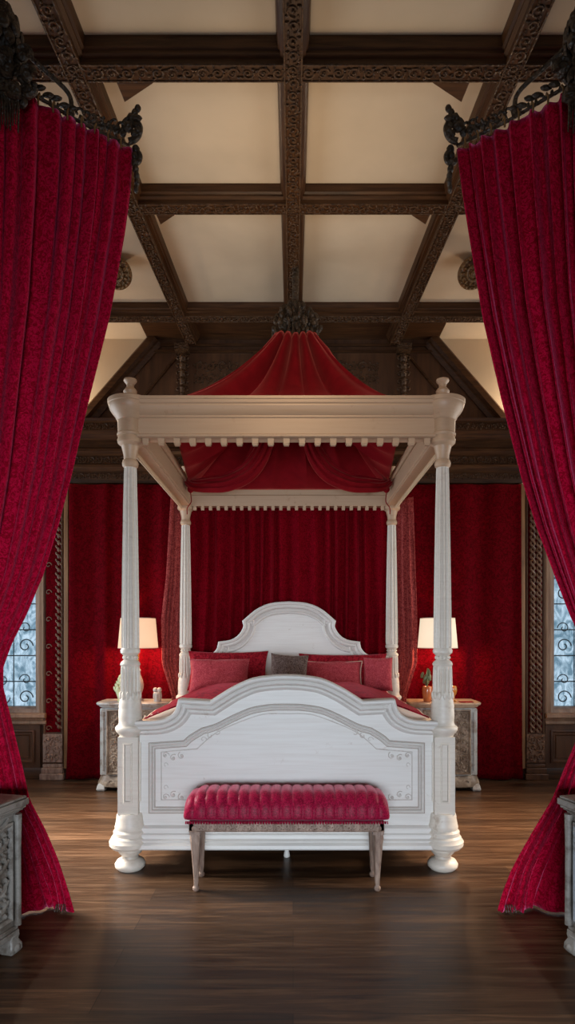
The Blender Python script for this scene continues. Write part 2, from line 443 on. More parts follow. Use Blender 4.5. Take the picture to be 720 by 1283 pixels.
# ceiling roundels
def roundel(x, y, z, label):
    t = emp('ceiling_roundel', (x, y, z), label, 'carving')
    M = Matrix.Translation((x, y, z)) @ Matrix.Rotation(math.radians(-44), 4, 'X')   # local -z faces down/front
    flip = Matrix.Rotation(PI, 4, 'X')
    m = MB(); m.lathe([(.0,.0),(.135,.0),(.14,.012),(.128,.028),(.112,.03),(.105,.018),(.075,.018),(.068,.034),(.052,.036),(.046,.02),(.03,.022),(.026,.04),(.012,.045),(.0,.045)], n=40)
    for k in range(22):
        a = 2*PI*k/22; m.ell((.12*math.cos(a), .12*math.sin(a), .03), (.013,.013,.01), 8, 5)
    for k in range(14):
        a = 2*PI*k/14; m.ell((.09*math.cos(a), .09*math.sin(a), .024), (.016,.009,.01), 8, 5, Matrix.Rotation(a, 3, 'Z'))
    b2 = MB(); b2.extend(m, M @ flip)
    obj('rosette', b2, M_gilt_c, t)
    b3 = MB(); b3.extend(MB().lathe([(.12,0),(.08,.05),(.05,.09),(.05,.13)], n=20), Matrix.Translation((x,y,z)) @ Matrix.Rotation(math.radians(-20), 4, 'X'))
    obj('mount', b3, M_oak, t)
M_gilt_c = wood('gilded_carving', (.10,.055,.02), (.34,.20,.08), rough=.45, scale=(40,40,40), carved=70)
roundel(-1.545, 5.58, 4.755, 'gilded round ceiling rosette partly behind the left red drape')
roundel(1.575, 5.58, 4.755, 'gilded round ceiling rosette partly behind the right red drape')

# windows
def window(n, wx, s, label):
    t = bpy.data.objects.new('window_%d' % n, None); COL.objects.link(t); t.location = (sum(wx)/2, YB, WZ0); t['kind'] = 'structure'; ORI[t] = Vector(t.location)
    x0, x1 = wx; path = [(x0, WZ0), (x1, WZ0), (x1, WZ1), (x0, WZ1)]
    m = MB(); mould(m, path[::-1], [(-.06, .0), (-.06, .05), (-.045, .06), (-.02, .04), (0, .045), (.02, .03), (.05, .025), (.065, -.02), (.075,-.09)], lambda u, v, h: (u, YB-h, v), True)
    obj('window_frame', m, M_frame, t, smooth=30)
    m = MB(); pr = [(0, .60), (.05, .60), (.07, .615), (.07, .64), (.045, .655), (.05, .67), (.11, .685), (.11, .715), (.09, .73), (0, .73)]
    m.rings([[(x, YB - a, z) for a, z in pr] for x in (x0-.06, x1+.08)]); obj('window_sill', m, M_frame, t, smooth=30)
    gx0, gx1, gz0 = x0+.07, x1-.07, WZ0+.07
    obj('window_pane', MB().box(gx0-.01, gx1+.01, YB+.075, YB+.083, gz0-.01, WZ1-.06), M_glass, t, smooth=0)
    m = MB(); yy = YB+.068
    k = 0; z = gz0 + .28
    while z < WZ1-.1: m.tube([(gx0, yy, z), (gx1, yy, z)], .007, 5); z += .29
    for q in (.33, .66): m.tube([(gx0+(gx1-gx0)*q, yy, gz0), (gx0+(gx1-gx0)*q, yy, WZ1-.07)], .006, 5)
    for c_ in (-1, 1):
        m.box(gx0 if c_ < 0 else gx1-.012, gx0+.012 if c_ < 0 else gx1, yy-.006, yy+.006, gz0, WZ1-.07)
    for j in range(3):
        zz = gz0 + .10 + j*.58
        for q, sg in ((.17, 1), (.5, -1), (.83, 1)):
            cx = gx0+(gx1-gx0)*q
            m.tube([(a, yy, b2) for a, b2 in spiral_pts(cx, zz, .085, .02, 0, sg*7.5, 26)], .007, 5)
            m.tube([(a, yy, b2) for a, b2 in spiral_pts(cx, zz+.2, .07, .015, PI, PI-sg*7, 22)], .006, 5)
    obj('lattice', m, M_lead, t)
    return t
window(1, LWX, -1, ''); window(2, RWX, 1, '')
# outside: grey stone parapet seen through the glass is just sky; panelling under the sills
for s, wx in ((-1, LWX), (1, RWX)):
    x0, x1 = wx[0]-.05, wx[1]+.0
    m = MB(); m.box(x0, x1, YB-.03, YB, .12, .60)
    q = struct('trim_%d' % (4 if s < 0 else 5), m, M_panelwood)
    m = MB()
    for k in range(2):
        a0 = x0+.06+k*(x1-x0)/2; a1 = a0+(x1-x0)/2-.12
        mould(m, [(a0,.18),(a0,.54),(a1,.54),(a1,.18)], [(0,0),(0,.018),(.015,.022),(.03,.005),(.05,.004),(.055,.014),(.065,0)], lambda u, v, h: (u, YB-.03-h, v), True)
    obj('panel_moulding', m, M_panelwood, q, smooth=30)
m = MB(); pr = [(0,0),(.05,0),(.05,.09),(.035,.12),(0,.13)]
m.rings([[(x, YB-a, z) for a, z in pr] for x in (-W, W)]); struct('baseboard_back', m, M_oak, smooth=30)

# pilasters flanking the windows
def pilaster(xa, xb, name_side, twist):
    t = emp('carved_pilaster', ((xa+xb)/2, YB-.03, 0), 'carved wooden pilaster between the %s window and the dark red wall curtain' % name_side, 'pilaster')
    w = xb-xa; xc = (xa+xb)/2
    m = MB(); m.box(xa, xb, YB-.05, YB, .12, 3.27); obj('shaft', m, M_panelwood, t, bevel=.006)
    m = MB(); m.box(xa-.02, xb+.02, YB-.12, YB, 0, .07); m.box(xa-.01, xb+.01, YB-.10, YB, .07, .13); m.box(xa, xb, YB-.08, YB, .13, .17)
    obj('plinth', m, M_benchwood if name_side == 'left' else M_panelwood, t, bevel=.008)
    m = MB(); m.box(xa+.005, xb-.005, YB-.075, YB-.04, .19, .50)
    relief(m, lambda u, v, h: (u, YB-.075-h, v), xa+.015, xb-.015, .20, .49, .085, .010, 8)
    obj('carved_block', m, M_benchwood if name_side == 'left' else M_carvebr, t)
    m = MB(); m.box(xa+.03, xb-.03, YB-.056, YB-.045, .52, 3.2); obj('red_reflection_inset', m, M_velvet_back, t)  # red strip stands in for the red reflected on the pilaster wood
    m = MB()
    for e in (xa+.012, xb-.012): m.tube([(e, YB-.055, .5), (e, YB-.055, 3.25)], .010, 6)
    tw = MB()
    if twist:
        for ph in (0, PI):
            for cx in ((xc-.035), (xc+.035)):
                tw.tube([(cx+.022*math.cos(ph+zz*46), YB-.07-.012*math.sin(ph+zz*46), zz) for zz in [.52+i*.012 for i in range(224)]], .014, 6)
        obj('twisted_carving', tw, M_carvebr, t)
    else:
        for i in range(36):
            zz = .56+i*.075
            tw.tube([(xb-.045+.03*math.cos(k*.6), YB-.062, zz+.07*k/6) for k in range(7)], .011, 6)
            tw.ell((xb-.045, YB-.066, zz+.02), (.018,.012,.026), 8, 5)
        for i in range(9):
            zz = .56+i*.3
            tw.tube([(xa+.06+a, YB-.06, zz+b2) for a, b2 in spiral_pts(0, 0, .035, .008, 0, 6, 14)], .006, 5)
        obj('foliage_carving', tw, M_carvebr, t)
    obj('edge_bead', m, M_panelwood, t)
M_carvebr = wood('brown_carving', (.07,.03,.015), (.26,.14,.08), rough=.42, scale=(30,30,30), bumps=.3)
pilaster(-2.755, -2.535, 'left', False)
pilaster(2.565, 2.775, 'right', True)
# golden timber strips beside the wall curtains
M_panelgold = wood('honey_oak', (.16,.07,.025), (.34,.17,.07), rough=.4, scale=(12,12,1.5))
for s, x0, x1 in ((-1, -2.525, -2.455), (1, 2.49, 2.555)):
    m = MB(); m.box(x0, x1, YB-.07, YB, .12, 3.26); m.box(x0+.015, x1-.015, YB-.085, YB-.07, .12, 3.26)
    struct('trim_%d' % (6 if s < 0 else 7), m, M_panelgold, bevel=.005)

# ------------------------------------------------------------------ hanging cloth
def cloth(rows, nf, amp, seed=0, nu=None, nv=70, sag=0, fine=.3, warp=.35):
    """rows: (t, xin, yin, xout, yout, z, ampk) for t in 0..1 top to bottom"""
    rg = random.Random(seed); ph = [rg.random()*6.28 for _ in range(6)]
    nu = nu or nf*12
    m = MB()
    def fn(u, v):
        x0, y0, x1, y1, z, ak = interp(rows, v)
        w = u + .018*warp*math.sin(2*PI*u*3+ph[0]+v*1.5)+.012*warp*math.sin(2*PI*u*7+ph[1]-v)
        x = x0+(x1-x0)*w; y = y0+(y1-y0)*w
        dx, dy = x1-x0, y1-y0; l = math.hypot(dx, dy) or 1; nx, ny = dy/l, -dx/l
        a = 2*PI*nf*(u+.02*math.sin(2*PI*u*2+ph[2])+.01*math.sin(v*4+ph[3]))
        h = math.sin(a)+fine*math.sin(a*1.7+ph[4]+v*2)+.35*math.sin(a*.43+ph[5]+v*1.2)
        s_ = amp*ak*h
        return (x+nx*s_+dx/l*amp*ak*.35*math.cos(a), y+ny*s_+dy/l*amp*ak*.35*math.cos(a), z)
    m.grid(fn, nu, nv); return m

def straight(x0, x1, y, z0, z1, nf, amp, seed, spread=0, nv=50):
    rows = [(0, x0, y, x1, y, z1, .75), (.3, x0, y, x1, y, z1+(z0-z1)*.3, .95), (.9, x0-spread*.6, y, x1+spread*.6, y, z1+(z0-z1)*.9, 1.1), (1, x0-spread, y, x1+spread, y, z0, 1.2)]
    return cloth(rows, nf, amp, seed, nv=nv)

bx = -.045
# pleated cloth behind the headboard
tag(obj('headboard_drape', straight(-1.13, 1.03, 6.84, .05, 3.16, 17, .032, 3), M_velvet_bed, solid=.004), 'pleated crimson velvet drape hanging behind the white headboard', 'curtain')
# wide wall curtains
tag(obj('wall_curtain', straight(-2.46, -1.15, 6.985, .015, 3.24, 4, .022, 4, .03), M_velvet_back, solid=.004), 'flat dark red damask wall curtain behind the left nightstand', 'curtain')
tag(obj('wall_curtain', straight(1.10, 2.48, 6.985, .015, 3.24, 4, .022, 9, .02), M_velvet_back, solid=.004), 'flat dark red damask wall curtain behind the right nightstand', 'curtain')
# bed side drapes at the back posts
def sidedrape(s, label):
    xa = bx+s*1.10; 
    if s < 0: rows = [(0, -1.17, 6.74, -1.24, 6.50, 3.0, .7), (.35, -1.16, 6.78, -1.31, 6.62, 2.2, .9), (.5, -1.17, 6.78, -1.37, 6.66, 1.75, 1), (.68, -1.19, 6.78, -1.37, 6.68, 1.3, .8), (.8, -1.14, 6.78, -1.27, 6.68, .95, .5), (1, -1.14, 6.78, -1.27, 6.68, .05, .6)]
    else: rows = [(0, 1.09, 6.74, 1.22, 6.52, 3.0, .7), (.35, 1.08, 6.80, 1.27, 6.66, 2.2, .9), (.5, 1.08, 6.80, 1.29, 6.68, 1.75, .9), (.68, 1.09, 6.78, 1.29, 6.68, 1.3, .8), (.8, 1.05, 6.78, 1.18, 6.68, .95, .5), (1, 1.05, 6.78, 1.18, 6.68, .05, .6)]
    return tag(obj('bed_side_drape', cloth(rows, 5, .018, 11+s, nv=60), M_velvet_side, solid=.004), label, 'curtain')
sidedrape(-1, 'faded rose velvet bed drape beside the left back bedpost')
sidedrape(1, 'faded rose velvet bed drape beside the right back bedpost')

# foreground drapes
def fg(s):
    def X(px, y): return s*(367-px)/800*y*-1 if s > 0 else (px-367)/800*y
    L = [ # py, px inner (left photo coordinates), Y inner, xout, yout
        (188,162,3.40,-1.80,2.62,.45),(240,157,3.40,-1.80,2.66,.7),(290,150,3.40,-1.80,2.70,.8),(400,130,3.40,-1.80,2.78,1),(500,107,3.40,-1.82,2.86,1),
        (600,86,3.40,-1.85,2.95,.95),(660,71,3.40,-1.88,3.0,.85),(720,53,3.40,-1.9,3.05,.7),(770,32,3.41,-1.93,3.1,.5),(805,14,3.42,-1.95,3.15,.4),(835,3,3.44,-1.96,3.2,.35),(862,3,3.45,-1.97,3.22,.4),(900,13,3.47,-2.0,3.26,.5),
        (960,28,3.50,-2.05,3.34,.6),(1000,37,3.53,-2.1,3.42,.6),(1040,58,3.58,-2.15,3.5,.6),(1090,79,3.65,-2.2,3.56,.5),(1126,99,3.72,-2.3,3.6,.5)]
    R = [(190,573,3.40,1.80,2.62,.45),(240,580,3.40,1.8,2.66,.7),(290,588,3.40,1.8,2.70,.8),(400,607,3.40,1.8,2.78,1),(500,630,3.40,1.82,2.86,1),
        (600,655,3.40,1.85,2.95,.95),(660,673,3.40,1.88,3.0,.85),(720,695,3.40,1.9,3.05,.7),(770,714,3.41,1.93,3.1,.5),(800,728,3.42,1.95,3.15,.4),(840,738,3.44,1.96,3.2,.35),(880,734,3.45,1.97,3.22,.4),(920,724,3.47,2.0,3.26,.5),
        (960,706,3.50,2.05,3.34,.6),(1000,690,3.53,2.1,3.42,.6),(1040,666,3.58,2.15,3.5,.6),(1090,638,3.65,2.2,3.56,.5),(1132,617,3.72,2.3,3.6,.5)]
    rows = []
    for py, px, yi, xo, yo, ak in (L if s < 0 else R):
        rows.append([0, (px-367)/800*yi, yi, xo, yo, 1.57-(py-798)*yi/800, ak])
    zt, zb = rows[0][5], .012
    rows[-1][5] = zb
    for r in rows: r[0] = (zt-r[5])/(zt-zb)
    m = cloth([tuple(r) for r in rows], 17, .034, 21+s, nu=340, nv=110, fine=.35)
    # outer part hangs from a rail that rises to the near end; bottom is ragged
    for i, v in enumerate(m.v):
        x, y, z = v
        if z < .35:   # hem pools a little in front
            k = (1-z/.35); y2 = y - .10*k*k*abs(math.sin(x*9)) ; m.v[i] = (x + .01*math.sin(x*30)*k, y2, z)
    o = tag(obj('velvet_drape', m, M_velvet_front, solid=.006), 'large deep red velvet drape swept aside on the %s of the picture' % ('left' if s < 0 else 'right'), 'curtain')
    # lining edge
    e = [m.v[j*341] for j in range(111)]
    obj('edge_piping', MB().tube(e, .006, 6), M_velvet_front, o)
    # hem tassels
    t = MB(); tip = Vector(m.v[110*341+12])
    for k in range(5):
        t.tube([(tip.x+s*.012*k, tip.y-.02, .05), (tip.x+s*.014*k, tip.y-.035, .012)], .004, 5)
    obj('hem_tassel', t, M_iron, o)
fg(-1); fg(1)

# curtain rails with scroll finials and hooks
def rail(s):
    side = 'left' if s < 0 else 'right'
    end = Vector((s*.872, 3.40, 4.185)); near = Vector((s*1.30, 3.02, 4.175)); off = Vector((s*1.85, 2.55, 4.17))
    t = emp('curtain_rail', end, 'dark carved metal curtain rail holding the big %s drape' % side, 'curtain rail')
    pts = smooth_path([tuple(end), tuple((end+near)/2+Vector((0,0,-.012))), tuple(near), tuple(off)], 8)
    m = MB(); m.tube(pts, .009, 8)
    d = (near-end).normalized()
    for i in range(34):
        p = end + (off-end)*(i/34); m.ell((p.x, p.y, p.z+.010+.004*math.sin(i*2.1)), (.009,.009,.008+.005*(i % 3)), 6, 4)
    obj('rail_bar', m, M_iron, t)
    # scroll finial
    m = MB()
    c0 = end + Vector((0, 0, .03))
    m.tube([(c0.x + s*a, c0.y-.01, c0.z + b2) for a, b2 in spiral_pts(.0, .06, .075, .018, -PI/2, -PI/2-5.6, 30)], [.018-.008*k/30 for k in range(31)], 8)
    m.tube([(c0.x - s*.02+s*a, c0.y, c0.z - .10+b2) for a, b2 in spiral_pts(0, 0, .05, .012, PI/2, PI/2+5, 24)], [.015-.007*k/24 for k in range(25)], 8)
    for k in range(7):
        m.ell((c0.x-s*.035+s*.006*math.sin(k), c0.y, c0.z-.05-k*.035), (.022-.0015*k, .02, .024), 8, 5)
        m.ell((c0.x+s*(.03+.03*k), c0.y-.02*k-.01, c0.z+.035-.005*k), (.020, .014, .030-.003*k), 8, 5)
        m.ell((c0.x-s*(.03+.02*math.sin(k*1.3)), c0.y-.02, c0.z+.02+.022*k), (.018,.012,.022), 8, 5)
        m.tube([(c0.x+s*(.04+.03*k)+p[0], c0.y-.02*k-.03, c0.z+.05-.004*k+p[1]) for p in spiral_pts(0, 0, .026, .008, k, k+4.5, 9)], .007, 5)
    m.ell((c0.x, c0.y-.02, c0.z+.055), (.03,.02,.03), 10, 6)
    m.ell((c0.x-s*.03, c0.y-.02, c0.z+.10), (.045,.02,.02), 10, 6)
    obj('finial', m, M_iron, t)
    # hooks through the heading
    for k in range(8):
        p = end + (near-end)*((k+.6)/8)
        m = MB(); m.tube([(p.x, p.y-.015, p.z-.045), (p.x, p.y-.02, p.z-.01), (p.x, p.y, p.z+.022), (p.x, p.y+.018, p.z)], .005, 6)
        obj('hook', m, M_gilt, t)
    # curved stay up to the crest
    m = MB(); m.tube(smooth_path([tuple(end+(near-end)*.55+Vector((0,0,.0))), tuple(end+(near-end)*.58+Vector((0,0,.10))), tuple(end+(near-end)*.85+Vector((0,0,.16))), tuple(near+Vector((s*.05,-.05,.22)))], 6), .012, 6)
    obj('stay', m, M_iron, t)
    # crest ornament standing at the near end
    cpos = Vector((s*1.36, 2.98, 4.20))
    cr = emp('carved_crest', cpos, 'dark carved leafy crest with hanging tassels at the near end of the %s curtain rail' % side, 'ornament')
    m = MB()
    R_ = random.Random(3)
    m.lathe([(.0,.0),(.05,.0),(.075,.03),(.05,.06),(.035,.09),(.055,.12),(.078,.17),(.082,.22),(.068,.265),(.04,.295),(.01,.305),(0,.305)], tuple(cpos), 20)
    for row in range(4):
        for k in range(9):
            a = 2*PI*k/9+row*.35; rr = (.08,.086,.07,.04)[row]; z = .13+row*.05
            m.ell((cpos.x+rr*math.cos(a), cpos.y+rr*math.sin(a), cpos.z+z), (.012,.026,.038), 8, 5, Matrix.Rotation(a, 3, 'Z'))
    obj('leafy_finial', m, M_iron, cr)
    m = MB()
    for k in range(26):
        a = R_.random()*2*PI; q = .02+.07*R_.random(); z = -.11+.20*R_.random()
        c = (cpos.x+q*math.cos(a)*1.5, cpos.y+q*math.sin(a)*.6, cpos.z+z-.02)
        m.tube([(c[0]+p[0], c[1]-.01, c[2]+p[1]) for p in spiral_pts(0, 0, .042, .010, a, a+5*(1 if k % 2 else -1), 12)], [.016-.009*i/12 for i in range(13)], 6)
        m.ell(c, (.03,.02,.035), 8, 5)
    m.tube([(cpos.x, cpos.y, cpos.z-.12), (cpos.x, cpos.y, cpos.z+.02)], .04, 10)
    for k in range(8):
        m.ell((cpos.x-s*(.06+.028*k), cpos.y+.03*k, cpos.z-.0+.01*(k % 2)), (.030,.012,.014), 8, 5)
    obj('scrollwork', m, M_iron, cr)
    m = MB()
    for k in range(16):
        x = cpos.x-.09+.012*k; L = .16+.05*R_.random()
        m.tube([(x, cpos.y-.03+.01*math.sin(k*2), cpos.z-.10), (x+.004, cpos.y-.035, cpos.z-.10-L*.5), (x, cpos.y-.03, cpos.z-.10-L)], [.004,.006,.003], 5)
    m.box(cpos.x-.10, cpos.x+.10, cpos.y-.05, cpos.y+.02, cpos.z-.12, cpos.z-.09)
    obj('tassel', m, M_iron, cr)
rail(-1); rail(1)

# ------------------------------------------------------------------ four-poster bed
YFp, YBp = 4.33, 6.56; PX = 1.058
bed = emp('four_poster_bed', (bx, (YFp+YBp)/2, 0), 'antique white four-poster bed with carved fluted posts and a cream tester', 'bed')
def post_mesh():
    low = [(.0,0),(.08,0),(.10,.02),(.102,.04),(.088,.062),(.058,.078),(.055,.092),(.072,.11),(.088,.135),(.085,.15)]
    pl = [(.10,.145),(.122,.15),(.137,.168),(.139,.195),(.126,.212),(.124,.222),(.112,.235),(.112,.26),(.100,.275),(.103,.29),(.098,.312),(.092,.345),(.092,.362),(.084,.385),(.0,.385)]
    ring = [(.0,.895),(.07,.90),(.078,.915),(.088,.925),(.099,.942),(.100,.957),(.094,.968),(.084,.973),(.076,.99),(.076,1.01),(.079,1.03),(.077,1.08),(.075,1.085),(.077,1.10),(.073,1.13),(.066,1.165),(.067,1.175)]
    drum = [(.067,1.175,1),(.067,1.19,1),(.066,1.30,1),(.064,1.35,1),(.062,1.372)]
    neck = [(.062,1.372),(.068,1.385),(.062,1.40),(.045,1.415),(.042,1.435),(.05,1.45),(.064,1.462),(.066,1.48),(.058,1.495)]
    shaft = [(.060,1.495,1),(.0625,1.52,1),(.060,1.75,1),(.055,2.1,1),(.049,2.45,1),(.043,2.71,1),(.042,2.715)]
    cap = [(.042,2.715),(.052,2.725),(.055,2.745),(.050,2.76),(.043,2.77),(.045,2.80),(.056,2.845),(.060,2.86),(.072,2.868),(.084,2.88),(.086,2.90),(.080,2.915),(.080,2.93)]
    return low, pl, ring, drum, neck, shaft, cap
def make_post():
    low, pl, ring, drum, neck, shaft, cap = post_mesh()
    m = MB(); m.lathe(ring, n=40); m.lathe(drum, n=96, flutes=16, depth=.009); m.lathe(neck, n=40); m.lathe(shaft, n=96, flutes=12, depth=.010)
    m.box(-.068, .068, -.068, .068, .38, .90)
    p = obj('bedpost', m, M_post, bed, local=True, smooth=35)
    obj('bun_foot', MB().lathe(low, n=40), M_post, p, local=True)
    obj('plinth', MB().lathe(pl, n=40), M_post, p, local=True, smooth=30)
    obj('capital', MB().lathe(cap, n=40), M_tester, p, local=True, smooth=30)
    m = MB(); path = [(-.030,.46),(-.030,.86),(.030,.86),(.030,.46)]
    mould(m, path, [(0,0),(0,.007),(.006,.010),(.012,.007),(.014,0)], lambda u, v, h: (u, -.068-h, v), True)
    mould(m, path, [(0,0),(0,.007),(.006,.010),(.012,.007),(.014,0)], lambda u, v, h: (.068+h, u, v), True)
    mould(m, path, [(0,0),(0,.007),(.006,.010),(.012,.007),(.014,0)], lambda u, v, h: (-.068-h, -u, v), True)
    obj('panel_moulding', m, M_post, p, local=True, smooth=30)
    # acanthus on the vase and beads
    m = MB()
    for k in range(12):
        a = 2*PI*k/12
        m.ell((.067*math.cos(a), .067*math.sin(a), 1.175), (.010,.012,.028), 8, 5, Matrix.Rotation(a, 3, 'Z'))
    obj('leaf_carving', m, M_post, p, local=True)
    m = MB()
    for k in range(12):
        a = 2*PI*k/12
        m.ell((.046*math.cos(a), .046*math.sin(a), 1.43), (.008,.012,.012), 8, 5, Matrix.Rotation(a, 3, 'Z'))
    obj('bead_ring', m, M_post, p, local=True)
    return p
post0 = make_post()
d0 = (YBp-YFp)/2
post0.location = (-PX, -d0, 0)
dup(post0, bed, (PX, -d0, 0)); dup(post0, bed, (-PX, d0, 0)); dup(post0, bed, (PX, d0, 0))
# tester corner blocks and finials
def make_corner():
    m = MB(); m.lathe([(0,2.925),(.086,2.925),(.088,2.94),(.082,2.95),(.084,3.03),(.094,3.04),(.100,3.055),(.118,3.075),(.134,3.10),(.142,3.125),(.142,3.135),(.148,3.14),(.149,3.165),(.14,3.172),(0,3.172)], n=48)
    c = obj('tester_corner', m, M_tester, bed, local=True, smooth=30)
    f = MB(); f.lathe([(.045,3.17),(.046,3.185),(.038,3.195),(.034,3.21),(.044,3.225),(.046,3.235),(.036,3.25),(.024,3.262),(.026,3.28),(.040,3.297),(.044,3.305),(.042,3.315),(0,3.317)], n=28)
    obj('finial', f, M_tester, c, local=True, smooth=30)
    return c
c0 = make_corner(); c0.location = (-PX, -d0, 0)
for x, y in ((PX, -d0), (-PX, d0), (PX, d0)): dup(c0, bed, (x, y, 0))
# tester rails  (offset outward, z)
RP = [(-.055,2.905),(.045,2.905),(.062,2.912),(.062,2.925),(.050,2.932),(.050,3.035),(.060,3.042),(.060,3.052),(.075,3.062),(.092,3.085),(.102,3.105),(.102,3.115),(.112,3.122),(.114,3.14),(.122,3.145),(.122,3.162),(-.055,3.165),(-.06,3.12),(-.045,3.11),(-.045,3.02),(-.055,3.01),(-.055,2.95)]
def trail(a, b_, out, nd):
    a = Vector(a); b_ = Vector(b_); out = Vector(out)
    m = MB(); m.rings([[(p.x+out.x*o, p.y+out.y*o, z) for o, z in RP] for p in (a, b_)])
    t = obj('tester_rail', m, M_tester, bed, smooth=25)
    if nd:
        d = (b_-a); L = d.length
        for k in range(nd):
            p = a + d*((k+.5)/nd) + out*.025
            q = MB(); q.box(p.x-.021, p.x+.021, p.y-.018, p.y+.018, 2.868, 2.91); q.box(p.x-.017, p.x+.017, p.y-.015, p.y+.015, 2.858, 2.868); q.box(p.x-.024, p.x+.024, p.y-.02, p.y+.02, 2.893, 2.899)
            obj('dentil', q, M_tester, t, smooth=0, bevel=.002)
    return t
e = .06
trail((bx-PX+e, YFp, 0), (bx+PX-e, YFp, 0), (0,-1,0), 19)
br_ = trail((bx-PX+e, YBp, 0), (bx+PX-e, YBp, 0), (0,1,0), 0)
L = 2*(PX-e)
for k in range(25):
    x = bx-PX+e+L*(k+.5)/25; q = MB(); q.box(x-.016, x+.016, YBp-.045, YBp-.015, 2.865, 2.91); q.box(x-.019, x+.019, YBp-.047, YBp-.013, 2.885, 2.891)
    obj('dentil', q, M_tester, br_, smooth=0, bevel=.002)
for s in (-1, 1):
    t = trail((bx+s*PX, YFp+e, 0), (bx+s*PX, YBp-e, 0), (s,0,0), 0)
    m = MB(); n_ = 78
    for k in range(n_):
        y = YFp+.1+(YBp-YFp-.2)*k/(n_-1)
        m.ell((bx+s*(PX+.03), y, 2.885), (.012,.0125,.018), 8, 6)
    m.box(bx+s*(PX+.03)-.008, bx+s*(PX+.03)+.008, YFp+.07, YBp-.07, 2.895, 2.91)
    obj('beading', m, M_gild_bead, t)
    m = MB(); xs = bx+s*(PX-.055)
    for zz in (2.93, 3.10): m.tube([(xs, YFp+.05, zz), (xs, YBp-.05, zz)], .014, 8)
    obj('inner_moulding', m, M_tester, t)

# footboard
K = YFp/800
CXF = 359
def FX(o): return (CXF+o-367)*K
def FZ(py): return 1.57-(py-798)*K
half = [(0,847),(20,848),(44,852),(66.5,862),(80,870),(94,879),(132,877),(135.5,889),(143,897),(158,902.5),(190,904)]
hp = smooth_path(half, 5, sharp=(5, 6))
def both(hp, fx, fz):
    r = [(fx(o), fz(p)) for o, p in hp]; l = [(fx(-o), fz(p)) for o, p in hp[1:]][::-1]
    return l + r
top = both(hp, FX, FZ)
xl, xr = bx-PX+.05, bx+PX-.05
top = [p for p in top if xl < p[0] < xr]; top = [(xl, top[0][1])] + top + [(xr, top[-1][1])]
poly = top + [(xr, .17), (xl, .17)]
yf = YFp-.02
m = MB().prism(poly, lambda x, z: (x, yf, z), lambda x, z: (x, yf+.055, z))
fb = obj('footboard', m, M_white, bed, smooth=25, label='white footboard with a high arched moulded top')
def P3(u, v, h): return (u, yf-h, v)
m = MB()
mould(m, top, [(-.012,-.06),(-.012,.05),(-.004,.062),(.008,.064),(.018,.056),(.022,.044),(.034,.050),(.046,.046),(.054,.032),(.058,.022),(.072,.026),(.082,.018),(.088,.006),(.092,0)], P3)
obj('top_moulding', m, M_white, fb, smooth=25)
inn = smooth_path([(0,882.5),(20,883),(44,887),(66,896),(88,907),(106,912.5),(120,921),(128,928),(171,931)], 4, sharp=(5,7))
innp = both(inn, FX, FZ); innp = innp + [(FX(171), FZ(1017)), (FX(-171), FZ(1017))]
m = MB(); mould(m, innp, [(0,0),(.003,.012),(.010,.017),(.017,.010),(.020,.003),(.026,.008),(.032,.002),(.034,0)], P3, True)
obj('panel_moulding', m, M_white, fb, smooth=25)
m = MB(); g1 = offset_path(innp, -.004, True); g2 = offset_path(innp, .037, True)
mould(m, g1, [(-.003,0),(-.003,.0015),(.003,.0015),(.003,0)], P3, True); mould(m, g2, [(-.002,0),(-.002,.0015),(.003,.0015),(.003,0)], P3, True)
obj('brown_glaze_line', m, M_glaze, fb, smooth=0, label='brown glaze line rubbed along the panel moulding')
inn2 = smooth_path([(0,893),(30,894),(60,904),(85,915),(100,926),(112,937),(157,941)], 4, sharp=(5,))
i2 = both(inn2, FX, FZ) + [(FX(157), FZ(1002)), (FX(-157), FZ(1002))]
m = MB(); mould(m, i2, [(0,0),(.002,.003),(.005,.003),(.007,0)], P3, True)
for sx in (-1, 1):
    for pz, sg in ((946, 1), (998, -1)):
        for k in range(3):
            cx, cz = FX(sx*(151-10*k)), FZ(pz+sg*3*(k % 2))
            m.tube([P3(cx+a, cz+b2, .003) for a, b2 in spiral_pts(0, 0, .026, .006, k, k+5.5, 14)], .0035, 5)
            m.ell(P3(cx, cz, .002), (.010,.004,.010), 8, 5)
        for k in range(1):
            m.tube([P3(FX(sx*151)+a*.8, FZ(pz+sg*(12+9*k))+b2, .002) for a, b2 in spiral_pts(0, 0, .02, .005, k, k+5, 12)], .003, 5)
    for k in range(3):
        m.tube([P3(FX(sx*(104-9*k))+a, FZ(926-5*k)+b2, .002) for a, b2 in spiral_pts(0, 0, .022, .005, k*2, k*2+5, 12)], .003, 5)
obj('inner_carving', m, paint('pale_rubbed_carving', (.60,.55,.50), (.40,.30,.24), wear=.55), fb)
m = MB(); pr = [(-.0,.155),(.075,.155),(.082,.165),(.078,.185),(.060,.20),(.062,.212),(.048,.222),(.044,.245),(.030,.255),(.028,.285),(.012,.295),(0,.30)]
m.rings([[(x, yf-a, z) for a, z in pr] for x in (xl, xr)]); obj('base_moulding', m, M_white, fb, smooth=25)

